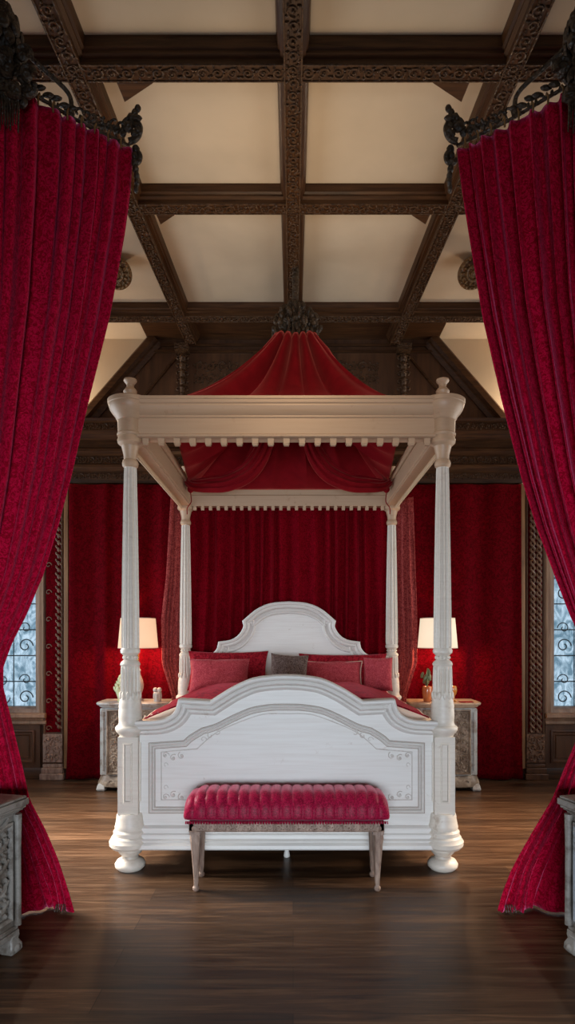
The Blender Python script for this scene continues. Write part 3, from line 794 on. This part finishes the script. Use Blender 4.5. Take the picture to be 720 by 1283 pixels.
# headboard
KH = 6.5/800
hh = [(0,755),(22,757),(40,764.5),(57,778.5),(56,786),(62,796),(72,802.5),(87,805),(89,813),(95,819.5),(103,822.5),(113,823),(124,823)]
hp2 = smooth_path(hh, 5, sharp=(3, 7, 11))
ht = both(hp2, lambda o: (362+o-367)*KH, lambda p: 1.57-(p-798)*KH)
m = MB().prism(ht + [(ht[-1][0], .35), (ht[0][0], .35)], lambda x, z: (x, 6.50, z), lambda x, z: (x, 6.56, z))
hb = obj('headboard', m, M_white, bed, smooth=25, label='white headboard with stepped arched crest')
def H3(u, v, h): return (u, 6.50-h, v)
m = MB(); mould(m, ht, [(-.01,-.06),(-.01,.045),(0,.055),(.014,.05),(.022,.036),(.038,.042),(.050,.034),(.058,.018),(.085,.016),(.094,.026),(.106,.022),(.114,0)], H3)
obj('top_moulding', m, M_white, hb, smooth=25)
# bed base: side rails, slats, centre foot, mattress
for s in (-1, 1):
    m = MB(); m.box(bx+s*PX-.03, bx+s*PX+.03, YFp+.06, YBp-.06, .22, .46); obj('side_rail', m, M_white, bed, bevel=.006)
m = MB()
for k in range(9): m.box(bx-PX+.03, bx+PX-.03, YFp+.2+k*.23, YFp+.30+k*.23, .30, .34)
obj('slats', m, M_oak, bed)
m = MB(); m.lathe([(.02,0),(.024,.01),(.014,.05),(.018,.12),(.03,.17),(.03,.30)], (bx-.0, 4.56, 0), 16); obj('centre_foot', m, M_white, bed)
def softbox(x0, x1, y0, y1, z0, z1, p=6, nz=14, nn=60, puff=0, seed=0):
    m = MB(); rs = []
    cx, cy = (x0+x1)/2, (y0+y1)/2
    for i in range(nz+1):
        t = -1+2*i/nz; z = (z0+z1)/2+(z1-z0)/2*math.sin(t*PI/2)
        k = (1-abs(math.sin(t*PI/2))**5)**.22; k = max(k, .0)
        k = .86+.14*k if 0 < i < nz else .86
        ring = []
        for j in range(nn):
            a = 2*PI*j/nn; c, s_ = math.cos(a), math.sin(a)
            r = (abs(c)**p+abs(s_)**p)**(-1/p)
            ring.append((cx+(x1-x0)/2*c*r*k, cy+(y1-y0)/2*s_*r*k, z))
        rs.append(ring)
    m.rings(rs); return m
tag(obj('mattress', softbox(bx-.99, bx+.99, 4.42, 6.45, .345, .99, 14), M_linen), 'thick pale mattress under the crimson bedspread of the four-poster', 'mattress')

def bedspread():
    t = emp('bedspread', (bx, 5.3, 1.0), 'crimson patterned bedspread with pale piped edge spread over the bed', 'bedspread')
    m = MB(); hw, y0, y1 = .985, 4.425, 6.44
    def top_z(x, y):
        q = min(1, (hw-abs(x-bx))/.5); q = max(q, 0)
        e_ = math.sin(q*PI/2)
        return 1.005+.13*e_+.018*noise.noise(Vector((x*3, y*3, 0)))+.035*max(0, math.sin((y-y0)*2.2))*e_ 
    m.grid(lambda u, v: (bx-hw+2*hw*u, y0+(y1-y0)*v, top_z(bx-hw+2*hw*u, y0+(y1-y0)*v)), 80, 60)
    o = obj('cover', m, M_bed, t, solid=.02)
    for s in (-1, 1):
        m = MB(); m.tube([(bx+s*hw, y0+(y1-y0)*k/40, top_z(bx+s*hw, y0+(y1-y0)*k/40)) for k in range(41)], .012, 8); obj('piping', m, M_linen, t)
    m = MB()
    for s in (-1, 1):
        m.grid(lambda u, v: (bx+s*(hw+.004+.012*math.sin(v*60)*u), y0+(y1-y0)*v, 1.0-.34*u), 6, 90)
    obj('side_drop', m, M_bed, t, solid=.006)
    m = MB(); m.grid(lambda u, v: (bx-hw+2*hw*u, y0-.004-.006*math.sin(u*70)*v, top_z(bx-hw+2*hw*u, y0)-.16*v), 90, 5)
    obj('front_hem', m, M_linen, t, solid=.006)
    m = MB()
    for k in range(4): m.tube([(bx-hw+.005+k*.045, y0+.02, 1.02+.012*k), (bx-hw-.01+k*.045, y0+.0, .985+.012*k)], .008, 6)
    obj('fringe', m, M_linen, t)
bedspread()

def pillow(cx, cy, cz, w, h, t, tilt, rz, mt, label, seed=0, pip=None, p=.5, name='pillow', cat='pillow', roll=0):
    M = Matrix.Translation((cx, cy, cz)) @ Matrix.Rotation(rz, 4, 'Z') @ Matrix.Rotation(tilt, 4, 'X') @ Matrix.Rotation(roll, 4, 'Y')
    n_ = 28; m = MB()
    def fn(u, v, sg):
        a, b2 = 2*u-1, 2*v-1
        th = max(0, (1-a**4))**.55*max(0, (1-b2**4))**.55*t/2
        pinch_x = 1-.06*(1-abs(b2)**2)*abs(a)**3*1.2; pinch_z = 1-.08*(1-abs(a)**2)*abs(b2)**3*1.2
        wr = .012*noise.noise(Vector((a*2.4+seed*7, b2*3.2, seed)))*(1-a**4)+.008*noise.noise(Vector((a*7+seed*7, b2*7, seed+sg)))
        return tuple(M @ Vector((a*w/2*pinch_x, sg*(th+wr), b2*h/2*pinch_z)))
    m.grid(lambda u, v: fn(u, v, -1), n_, n_); m.grid(lambda u, v: fn(u, v, 1), n_, n_)
    o = obj(name, m, mt, smooth=80); tag(o, label, cat)
    if pip:
        e_ = []
        for k in range(4*n_):
            s_, f_ = divmod(k, n_); f_ /= n_
            u, v = [(f_,0),(1,f_),(1-f_,1),(0,1-f_)][s_]; e_.append(fn(u, v, 0))
        obj('piping', MB().tube(e_, .007, 6, loop=True), pip, o)
    return o
# back row, front row, small middle
pillow(bx-.60, 6.33, 1.235, .80, .40, .17, -.22, 0, M_pillow_dark, 'dark crimson back pillow leaning on the left half of the headboard', 1)
pillow(bx+.54, 6.33, 1.22, .88, .38, .17, -.24, 0, M_pillow_dark, 'crimson back pillow leaning on the right half of the headboard', 2)
pillow(bx-.66, 6.12, 1.195, .58, .36, .16, -.42, .05, M_pillow, 'shiny rose front pillow on the left side of the bed', 3)
pillow(bx+.41, 6.12, 1.19, .60, .32, .16, -.45, -.04, M_pillow, 'shiny rose front pillow on the right side with pale piping', 4, M_linen)
pillow(bx+.855, 6.10, 1.215, .28, .34, .13, -.35, -.15, M_pillow, 'square rose pillow by the right back bedpost', 5)
pillow(bx+.005, 6.03, 1.235, .36, .36, .13, -.3, .03, M_pillow_grey, 'small taupe grey cushion in the middle of the bed', 6, None, roll=.06, name='cushion', cat='cushion')

# ------------------------------------------------------------------ canopy tent
APX = (0.02, 5.45, 4.13)
def tent():
    t = emp('tent_canopy', APX, 'red cloth tent canopy gathered to a point above the bed tester', 'canopy')
    n_ = 120; m = MB()
    # base rectangle, perimeter parameter; front edge narrower
    fl, fr, bl, br2 = Vector((bx-.83, 4.42, 3.215)), Vector((bx+.83, 4.42, 3.215)), Vector((bx-.99, 6.45, 3.06)), Vector((bx+.99, 6.45, 3.06))
    C4 = [fl, fr, br2, bl]; ap = Vector(APX)
    def fn(u, v):
        s_, f_ = divmod(u*4*.99999, 1); s_ = int(s_); b2 = C4[s_].lerp(C4[(s_+1) % 4], f_)
        t4 = [Vector((-.15,-.09,0)), Vector((.15,-.09,0)), Vector((.15,.09,0)), Vector((-.15,.09,0))]
        top_ = ap + t4[s_].lerp(t4[(s_+1) % 4], f_) - Vector((0,0,.02*(1-abs(2*f_-1))))
        k = v
        p = top_.lerp(b2, k)
        hip = abs(2*f_-1)**3
        p.z -= (.115+.06*(1-hip))*math.sin(PI*k)**.8
        p -= (Vector((0,-1,0)), Vector((1,0,0)), Vector((0,1,0)), Vector((-1,0,0)))[s_]*.10*(1-hip)*math.sin(PI*k)
        nf = 5 if s_ in (0, 2) else 6
        c = abs(math.sin(PI*nf*f_+.12*math.sin(f_*9)))**.55     # rounded pleats with tight creases
        n2 = (Vector((0,-1,.3)), Vector((1,0,.3)), Vector((0,1,.3)), Vector((-1,0,.3)))[s_]
        p += n2*(c-.5)*(.15*(1-k)**.3*min(1, k*5+.3)*(.5+.5*(1-k)))*(1-abs(2*f_-1)**8)
        p += n2*.02*math.sin(f_*23+s_)*math.sin(PI*k)
        return tuple(p)
    m.grid(fn, 240, 36); obj('tent_cloth', m, M_silk, t, solid=.006)
    # dark folds of shadow come from stitched ribs
    for s in (-1, 1):
        cl = smooth_path([(-1.0,3.10,.035), (-.91,3.045,.06), (-.76,3.03,.075), (-.58,3.03,.085), (-.38,3.10,.09), (-.25,3.24,.08), (-.18,3.42,.06), (-.15,3.60,.04)], 7)
        def sw(u, v):
            # swag of cloth from the back corner up to the middle of the tent, in front of the back rail
            q = u*(len(cl)-1.001); k = int(q); f_ = q-k; c0_, c1_ = cl[k], cl[k+1]
            x, z, w = (c0_[n]+(c1_[n]-c0_[n])*f_ for n in range(3))
            dx, dz = c1_[0]-c0_[0], c1_[1]-c0_[1]; l = math.hypot(dx, dz); a = 2*v-1
            return (bx - s*(x - dz/l*a*w) , 6.27 - .05*math.cos(PI*a/2) + .014*math.sin(v*22+u*3) - .62*u**1.1, z + dx/l*a*w)
        m = MB(); m.grid(sw, 40, 20); obj('swag', m, M_silk, t, solid=.006)
        m = MB(); kx = bx+s*.965
        m.ell((kx, 6.30, 3.03), (.035,.035,.04), 12, 8)
        m.tube(smooth_path([(kx, 6.28, 3.0), (kx-s*.01, 6.27, 2.9), (kx+s*.03, 6.28, 2.84), (kx+s*.035, 6.3, 2.78)], 5), .005, 5)
        obj('tie_knot', m, M_silk, t)
    # back valance of cloth from tent down behind the swags
    return t
tent()
# dark carved boss holding the tent
t = emp('ceiling_boss', (0.02, 5.5, ZC), 'dark carved leaf cluster boss hanging from the centre beam above the tent', 'carving')
m = MB(); R_ = random.Random(5)
m.tube([(.02, 5.5, 4.744), (.02, 5.5, 4.10)], .03, 10); obj('stem', m, M_iron, t)
m = MB()
for k in range(150):
    a = R_.random()*2*PI; zz = R_.random(); r = .19*math.sin(PI*(.15+.8*zz))**.8*(.75+.35*R_.random())
    c = (.02+r*math.cos(a), 5.5+r*.8*math.sin(a), 4.07+.36*zz)
    m.ell(c, (.03,.018,.042), 7, 5, Matrix.Rotation(a, 3, 'Z') @ Matrix.Rotation(R_.random()*1.5-.7, 3, 'Y'))
obj('leaf_cluster', m, M_iron, t)

# ------------------------------------------------------------------ bench
def bench():
    bxc, y0, y1 = -.04, 3.92, 4.22; x0, x1 = bxc-.635, bxc+.635
    t = emp('bench', (bxc, (y0+y1)/2, 0), 'upholstered bench with channelled crimson velvet seat at the foot of the bed', 'bench')
    # cushion: stations along x
    m = MB(); nx = 220; rs = []; nr = 19
    zb, zt = .435, .615; cy = (y0+y1)/2; hy = (y1-y0)/2+.03
    for i in range(nx+1):
        u = i/nx; x = x0+(x1-x0)*u; e_ = min(u, 1-u)*(x1-x0)
        k = min(1, e_/.14); k = math.sqrt(max(0, 1-(1-k)**2))
        rib = abs(math.sin(PI*nr*u))**.5
        ring = []
        for j in range(32):
            a = 2*PI*j/32; c, s_ = math.cos(a), math.sin(a); p = 4
            r = (abs(c)**p+abs(s_)**p)**(-1/p)
            yy = c*r*hy*(.80+.20*k); zz = s_*r
            if zz > 0: z = zb+.05+zz*(zt-zb-.05)*(.35+.65*k)-.016*(1-rib)*zz - .022*abs(c*r)**4*(s_ > 0)
            else: z = zb+.05+zz*.05
            yy += (-.007*(1-rib))*(1 if yy > 0 else -1)*(abs(c) > .5)
            if s_ > 0: yy *= 1-.16*s_**2*abs(c)
            ring.append((x, cy+yy, z))
        rs.append(ring)
    m.rings(rs); obj('cushion', m, M_bench, t, smooth=60)
    m = MB()
    for i in range(150):
        x = x0+.02+(x1-x0-.04)*i/149; m.tube([(x, y0-.022, .445), (x+.003*math.sin(i*3), y0-.026, .428)], .0035, 4)
    obj('fringe', m, M_bench, t)
    m = MB(); ax0, ax1 = x0+.035, x1-.035
    m.box(ax0, ax1, y0, y0+.03, .372, .434); m.box(ax0, ax1, y1-.03, y1, .372, .434); m.box(ax0, ax0+.03, y0, y1, .372, .434); m.box(ax1-.03, ax1, y0, y1, .372, .434); m.box(ax0, ax1, y0, y1, .425, .436)
    ap = obj('apron', m, M_benchwood, t, bevel=.003)
    m = MB(); relief(m, lambda u, v, h: (u, y0-h, v), ax0+.06, ax1-.06, .378, .428, .052, .0045, 4)
    for zz in (.376, .430): m.tube([(ax0, y0-.001, zz), (ax1, y0-.001, zz)], .004, 5)
    obj('apron_carving', m, M_benchwood, ap)
    for (lx, ly, sx) in ((ax0+.035, y0+.032, -1), (ax1-.035, y0+.032, 1), (ax0+.035, y1-.032, -1), (ax1-.035, y1-.032, 1)):
        m = MB()
        m.box(lx-.034, lx+.034, ly-.03, ly+.03, .352, .434)
        rings = []
        for z, hw_, dx in ((.355,.030,0),(.33,.033,0),(.29,.028,.0),(.15,.020,-.004*sx),(.06,.015,-.006*sx),(.035,.013,-.004*sx)):
            ring = []
            for j in range(16):
                a = 2*PI*j/16+PI/16; c, s_ = math.cos(a), math.sin(a); r = (abs(c)**5+abs(s_)**5)**(-.2)
                r *= 1-(.10 if j % 2 else 0)
                ring.append((lx+dx+c*r*hw_, ly+s_*r*hw_, z))
            rings.append(ring)
        m.rings(rings[::-1])
        m.lathe([(.0,0),(.014,0),(.021,.012),(.021,.022),(.013,.032),(.012,.045)], (lx-.004*sx, ly, 0), 14)
        leg = obj('leg', m, M_benchwood, t, smooth=35)
        if ly < cy:
            q = MB(); q.lathe([(.0,0),(.016,.002),(.018,.008),(.010,.012),(0,.012)], n=12)
            q2 = MB(); q2.extend(q, Matrix.Translation((lx, ly-.03, .393)) @ Matrix.Rotation(PI/2, 4, 'X')); obj('rosette', q2, M_benchwood, leg)
bench()

# ------------------------------------------------------------------ nightstands (demi-lune, carved front)
def nightstand(cx, label, warmtop):
    t = emp('nightstand', (cx, 6.68, 0), label, 'nightstand')
    def outline(w, d, yb=6.92, c=.11):
        # rounded / canted front plan
        pts = [(cx-w, yb), (cx-w, yb-d+c*1.5)]
        for k in range(9):
            a = PI+ (PI/2)*k/8; pts.append((cx-w+c+c*math.cos(a), yb-d+c*1.1+c*.9*math.sin(a)-.02*math.sin(k/8*PI/2)))
        pts += [(cx-w*.5, yb-d-.012), (cx, yb-d-.016), (cx+w*.5, yb-d-.012)]
        for k in range(9):
            a = 1.5*PI+(PI/2)*k/8; pts.append((cx+w-c+c*math.cos(a), yb-d+c*1.1+c*.9*math.sin(a)-.02*math.sin((8-k)/8*PI/2)))
        pts += [(cx+w, yb-d+c*1.5), (cx+w, yb)]
        return pts
    def slab(prof):
        m = MB(); rs = [[(x, y, z) for x, y in outline(.335+o, .41+o)] for o, z in prof]; m.rings(rs); return m
    obj('top', slab([(.0,.845),(.012,.855),(.014,.865),(.03,.872),(.036,.885),(.034,.895),(.026,.900)]), M_ntop if warmtop else M_grey, t, smooth=30)
    obj('body', slab([(-.012,.14),(-.012,.845)]), M_grey, t, smooth=30)
    obj('base', slab([(.010,.035),(.022,.045),(.022,.08),(.010,.11),(-.004,.15),(-.012,.155)]), M_greycarve, t, smooth=30)
    yfr = 6.92-.41+.012-.014
    m = MB(); m.box(cx-.242, cx+.242, yfr-.012, yfr+.04, .17, .83)
    mould(m, [(cx-.242,.17),(cx-.242,.83),(cx+.242,.83),(cx+.242,.17)], [(0,0),(0,.012),(.012,.018),(.02,.004)], lambda u, v, h: (u, yfr-.012-h, v), True)
    d = obj('door', m, M_greycarve, t, bevel=.002, label='carved door panel with scrolling leaves')
    m = MB(); relief(m, lambda u, v, h: (u, yfr-.012-h, v), cx-.21, cx+.21, .20, .80, .085, .010, 6)
    for k in range(10): m.tube([(cx+a*(1 if k % 2 else -1), yfr-.02, .22+k*.06+b2) for a, b2 in spiral_pts(.05, 0, .05, .01, 0, 4, 12)], .006, 5)
    obj('door_carving', m, M_greycarve, d)
    for s in (-1, 1):
        m = MB(); m.box(cx+s*.288-.034, cx+s*.288+.034, 6.535, 6.60, .15, .84); obj('corner_pilaster', m, M_grey, t, bevel=.012)
        m = MB(); m.tube([(cx+s*.288, 6.533, .2), (cx+s*.288, 6.533, .8)], .010, 8); obj('reed', m, M_grey, t)
        for yy, bk in ((6.53, 0), (6.88, 1)):
            m = MB(); x_ = cx+s*.30
            m.rings([[(x_-w, yy-w*.8-o, z), (x_+w, yy-w*.8-o, z), (x_+w, yy+w*.8, z), (x_-w, yy+w*.8, z)] for w, o, z in ((.038,.012,0),(.043,.02,.02),(.038,.01,.05),(.03,.0,.075))])
            obj('foot', m, M_grey, t, bevel=.006)
    m = MB()
    for k in range(9):
        x = cx-.2+.05*k; m.ell((x, yfr+.0, .085-.025*math.sin(PI*k/8)), (.03,.02,.03), 10, 6)
        m.tube([(x+a, yfr-.02, .09+b2) for a, b2 in spiral_pts(0, 0, .022, .005, 0, 5, 10)], .005, 5)
    obj('apron_carving', m, M_greycarve, t)
M_ntop = paint('warm_worn_top', (.46,.34,.24), (.30,.18,.10), wear=.5)
nightstand(-1.655, 'weathered grey-blue carved nightstand on the left of the bed', False)
nightstand(1.565, 'weathered grey carved nightstand with a tan top on the right of the bed', True)

def lamp(cx, cy, label, ms, body, rb=.205, rt=.178, z0=1.455, z1=1.765):
    t = emp('table_lamp', (cx, cy, .90), label, 'lamp')
    m = MB(); 
    m.lathe([(0,.90),(.055,.90),(.058,.915),(.045,.925),(.028,.94),(.038,.98),(.055,1.03),(.058,1.07),(.048,1.12),(.028,1.17),(.022,1.20),(.03,1.22),(.018,1.24),(.014,1.30)], (cx, cy, 0), 28)
    obj('base', m, body, t)
    m = MB(); m.lathe([(.012,1.29),(.012,1.50),(.02,1.51),(.02,1.54),(.0,1.54)], (cx, cy, 0), 12); obj('stem', m, M_brass, t)
    m = MB(); m.rings([[(cx+r*math.cos(2*PI*j/40), cy+r*math.sin(2*PI*j/40), z) for j in range(40)] for r, z in ((rb, z0), (rt, z1))], cap=False)
    sh = obj('lamp_shade', m, ms, t, solid=.003)
    m = MB()
    for r, z in ((rb, z0), (rt, z1)): m.tube([(cx+r*math.cos(2*PI*j/40), cy+r*math.sin(2*PI*j/40), z) for j in range(40)], .004, 5, loop=True)
    for k in range(3): m.tube([(cx, cy, z1-.03), (cx+rt*math.cos(k*2.1), cy+rt*math.sin(k*2.1), z1-.002)], .003, 5)
    obj('shade_rim', m, M_linen, sh)
    m = MB(); m.ell((cx, cy, 1.58), (.028,.028,.04), 12, 8); bl = obj('bulb', m, M_bulb, t)
    return t
M_bulb = shade_mat('lit_bulb', (1,.7,.4), 8)
lamp(-1.625, 6.70, 'lit table lamp with a peach shade on the left nightstand', M_shade_l, M_white_stone)
lamp(1.515, 6.70, 'lit table lamp with a cream shade on the right nightstand', M_shade_r, M_amber)

# small things on the nightstands
def artichoke(cx, cy, label):
    t = emp('ceramic_vase', (cx, cy, .90), label, 'vase')
    m = MB(); m.lathe([(0,.90),(.042,.90),(.046,.91),(.038,.92),(.045,.95),(.062,1.0),(.070,1.03),(.066,1.05),(.05,1.055),(0,1.05)], (cx, cy, 0), 24)
    obj('pot', m, M_pot, t)
    m = MB(); R2 = random.Random(2)
    for row in range(4):
        for k in range(7):
            a = 2*PI*k/7+row*.45; r = .068-.014*row; z = 1.03+.028*row
            m.ell((cx+r*math.cos(a), cy+r*math.sin(a), z), (.014,.024,.034), 8, 6, Matrix.Rotation(a, 3, 'Z') @ Matrix.Rotation(.4, 3, 'Y'))
    m.ell((cx-.01, cy, 1.15), (.026,.026,.03), 10, 7); m.ell((cx+.04, cy+.01, 1.13), (.022,.022,.026), 10, 7)
    obj('leaves', m, M_pot, t)
artichoke(-1.775, 6.62, 'pale green artichoke-shaped ceramic vase on the left nightstand')
m = MB(); cx, cy = -1.405, 6.62
m.lathe([(0,.90),(.036,.90),(.040,.91),(.034,.93),(.040,.97),(.043,.99),(.036,1.0),(0,1.0)], (cx, cy, 0), 20, )
for k in range(8):
    a = 2*PI*k/8; m.ell((cx+.038*math.cos(a), cy+.038*math.sin(a), .955), (.008,.008,.036), 6, 5)
for dx in (-.022, .02): m.ell((cx+dx, cy, 1.02), (.024,.024,.028), 10, 7)
tag(obj('trinket_jar', m, M_white_stone), 'small pale lidded trinket jar on the left nightstand beside the bed', 'jar')
t = emp('potted_plant', (1.385, 6.60, .90), 'small green leafy plant in an amber pot on the right nightstand', 'plant')
cx, cy = 1.385, 6.60
m = MB(); m.lathe([(0,.90),(.032,.90),(.042,.93),(.05,.98),(.052,1.04),(.046,1.06),(.04,1.055),(0,1.04)], (cx, cy, 0), 22); obj('pot', m, M_amber, t)
m = MB(); R2 = random.Random(9)
for k in range(14):
    a = R2.random()*2*PI; rr = .02+.035*R2.random(); z = 1.08+.13*R2.random()
    m.tube([(cx, cy, 1.04), (cx+rr*.5*math.cos(a), cy+rr*.5*math.sin(a), z-.02), (cx+rr*math.cos(a), cy+rr*math.sin(a), z)], .003, 4)
    m.ell((cx+rr*math.cos(a), cy+rr*math.sin(a), z+.02), (.020,.008,.036), 8, 5, Matrix.Rotation(a*1.7, 3, 'Z') @ Matrix.Rotation(.5, 3, 'Y'))
obj('leaves', m, M_leaf, t)
cx, cy = 1.70, 6.60
m = MB(); m.lathe([(0,.90),(.028,.90),(.03,.905),(.012,.915),(.010,.96),(.030,.985),(.036,1.02),(.030,1.06),(.024,1.065),(.022,1.05),(0,1.0)], (cx-.042, cy, 0), 22)
tag(obj('amber_goblet', m, mat('amber_glass', (.85,.38,.08), .1, Transmission_Weight=.5)[0]), 'small amber glass goblet on the right nightstand behind the bedpost', 'goblet')
m = MB(); m.box(1.70, 1.84, 6.50, 6.57, .90, .908)
tag(obj('folded_cloth', m, M_velvet_bed, bevel=.003), 'thin red folded cloth on the tan top of the right nightstand', 'cloth')

# ------------------------------------------------------------------ foreground chests
def chest(s, label, mt, mt2):
    # local frame: visible side face is local +x (s<0) of the chest; back right corner at origin of the outline
    cxr, cyr = s*1.365, 3.19
    rz = math.radians(14)*(-1 if s < 0 else 1)
    t = emp('carved_chest', (cxr, cyr, 0), label, 'chest')
    t.rotation_euler = (0, 0, rz)
    # local coordinates: x runs outward (away from room centre) multiplied by s, y toward the camera negative
    D, Wd, H = .40, .52, .775
    def bxl(m, o, z0, z1, oo=0):
        xa, xb = (s*(-o), s*(Wd+o)); m.box(min(xa, xb), max(xa, xb), -D-o, o, z0, z1)
    m = MB()
    for o, z0, z1 in ((.0,.695,.705),(.012,.705,.715),(.022,.715,.73),(.032,.73,.762),(.024,.762,H)): bxl(m, o, z0, z1)
    obj('top', m, mt, t, local=True, bevel=.006)
    m = MB(); bxl(m, -.012, .10, .70); body = obj('body', m, mt, t, local=True, bevel=.004)
    m = MB(); bxl(m, .0, .085, .115); bxl(m, -.004, .115, .14); obj('base_moulding', m, mt, t, local=True, bevel=.006)
    # carved side panel facing the room centre
    m = MB(); yA, yB2 = -D+.05, -.05
    f = lambda u, v, h: (s*(.012-h), u, v)
    mould(m, [(yA,.17),(yA,.66),(yB2,.66),(yB2,.17)], [(0,0),(0,.014),(.01,.02),(.022,.012),(.026,0)], f, True)
    relief(m, f, yA+.04, yB2-.04, .20, .63, .12, .012, 12)
    for k in range(5):
        z = .2+k*.1
        m.tube([f(yA+.05+.22*q, z+.09*q+.02*math.sin(q*6), .010) for q in [i/10 for i in range(11)]], [.006+.010*math.sin(PI*i/10) for i in range(11)], 6)
    obj('side_carving', m, mt2, t, local=True)
    m = MB(); xx = sorted((s*.05, s*(Wd-.05)))
    g_ = lambda u, v, h: (u, -D+.012-h, v)
    mould(m, [(xx[0],.17),(xx[0],.66),(xx[1],.66),(xx[1],.17)], [(0,0),(0,.014),(.01,.02),(.022,.012),(.026,0)], g_, True)
    relief(m, g_, xx[0]+.04, xx[1]-.04, .20, .63, .12, .012, 13)
    obj('front_carving', m, mt2, t, local=True)
    for px, py in ((.0, -.0), (.0, -D), (Wd, 0), (Wd, -D)):
        m = MB(); x_ = s*(px+(.03 if px == 0 else -.03)); y_ = py+(.03 if py < 0 else -.03)
        m.rings([[(x_-w, y_-w, z), (x_+w, y_-w, z), (x_+w, y_+w, z), (x_-w, y_+w, z)] for w, z in ((.030,0),(.042,.018),(.040,.045),(.028,.07),(.034,.095))])
        m.ell((x_-s*.02, y_, .03), (.03,.035,.028), 10, 6)
        obj('foot', m, mt, t, local=True, bevel=.008)
    for py in (-.015, -D+.015):
        m = MB(); m.tube([(s*.0, py, .14), (s*-.004, py, .3), (s*0, py, .5), (0, py, .69)], [.018,.014,.016,.02], 10); obj('corner_post', m, mt, t, local=True)
chest(-1, 'grey weathered carved chest in front of the left red drape', M_chest, M_chest)
chest(1, 'blue-grey weathered carved chest in front of the right red drape', M_chest, M_chest_blue)

# ------------------------------------------------------------------ light and camera
w = bpy.data.worlds.new('world'); S.world = w; w.use_nodes = True
bg = w.node_tree.nodes['Background']; bg.inputs[0].default_value = (.62,.80,.98,1); bg.inputs[1].default_value = 1.2
def area(name, loc, rot, sx, sy, e, col, spread=180):
    l = bpy.data.lights.new(name, 'AREA'); l.shape = 'RECTANGLE'; l.size = sx; l.size_y = sy; l.energy = e; l.color = col; l.spread = math.radians(spread)
    o = bpy.data.objects.new(name, l); COL.objects.link(o); o.location = loc; o.rotation_euler = rot; return o
def point(name, loc, e, col, r=.05):
    l = bpy.data.lights.new(name, 'POINT'); l.energy = e; l.color = col; l.shadow_soft_size = r
    o = bpy.data.objects.new(name, l); COL.objects.link(o); o.location = loc; return o
area('front_window_daylight', (0, YF+.05, 1.1), (math.radians(83), 0, 0), 2.6, 1.2, 70, (.78,.88,1), 84)
area('left_window_daylight', (-W+.03, 5.2, 1.9), (0, math.radians(-90), 0), 2.3, 2.4, 45, (.86,.92,1), 120)
area('right_window_daylight', (W-.03, 5.2, 1.9), (0, math.radians(90), 0), 2.3, 2.4, 30, (1,.90,.78), 120)
d_ = Vector((-1.75, 4.75, 0)) - Vector((-W+.05, 4.9, 2.5))
o_ = area('left_window_shaft', (-W+.05, 4.9, 2.5), (0,0,0), 1.6, 1.2, 75, (1,.95,.88), 60); o_.rotation_euler = d_.to_track_quat('-Z', 'Y').to_euler()
d_ = Vector((1.9, 4.9, 0)) - Vector((W-.05, 4.9, 2.5))
o_ = area('right_window_shaft', (W-.05, 4.9, 2.5), (0,0,0), 1.4, 1.0, 34, (1,.80,.6), 50); o_.rotation_euler = d_.to_track_quat('-Z', 'Y').to_euler()
area('added_warm_uplight', (0, 4.3, 3.3), (math.radians(180), 0, 0), 1.6, .5, 6.5, (1,.76,.50), 130)  # added warm light for the ceiling, no fitting hangs here
area('added_warm_forward', (0, 2.9, 3.7), (math.radians(76), 0, 0), .6, .4, 3.2, (1,.70,.42), 90)  # added warm fill towards the tester and tent, without a fitting
for x in (-2.75, 2.75): point('added_cornice_fill', (x, 6.86, 4.04), 32, (1,.80,.60), .06)  # added fill above the cornice to brighten gable plaster, no real lamps
for x, e_ in ((-1.625, 24), (1.515, 17)):
    point('lamp_light', (x, 6.70, 1.47), e_, (1,.55,.28), .06)

cam = bpy.data.cameras.new('camera'); co_ = bpy.data.objects.new('camera', cam); COL.objects.link(co_)
co_.location = (0, 0, 1.57); co_.rotation_euler = (PI/2, 0, 0)
cam.sensor_width = 36; cam.sensor_fit = 'AUTO'; cam.lens = 800/1283*36
cam.shift_x = -7/1283; cam.shift_y = 156.5/1283; cam.clip_start = .05
S.camera = co_
S.view_settings.view_transform = 'Standard'; S.view_settings.look = 'None'; S.view_settings.exposure = 0; S.view_settings.gamma = 1
S.view_settings.use_curve_mapping = False
S.cycles.use_denoising = True; S.cycles.max_bounces = 8
for o in COL.objects:      # repeats of a kind carry one group
    if o.parent is None:
        g = {'ceiling_beam': 'carved beams of the coffered ceiling', 'beam_bracket': 'wedge brackets under the ceiling', 'pillow': 'red pillows on the bed', 'gable_rafter': 'rafters of the gable',
             'carved_drop': 'carved drops on the gable', 'ceiling_roundel': 'gilded ceiling rosettes', 'carved_pilaster': 'pilasters beside the windows', 'wall_curtain': 'wall curtains behind the nightstands',
             'bed_side_drape': 'drapes at the back bedposts', 'velvet_drape': 'big swept drapes in the foreground', 'curtain_rail': 'rails of the big drapes', 'carved_crest': 'crests on the rails',
             'nightstand': 'nightstands beside the bed', 'table_lamp': 'lamps on the nightstands', 'carved_chest': 'carved chests in the foreground'}.get(o.name.split('.')[0])
        if g: o['group'] = g
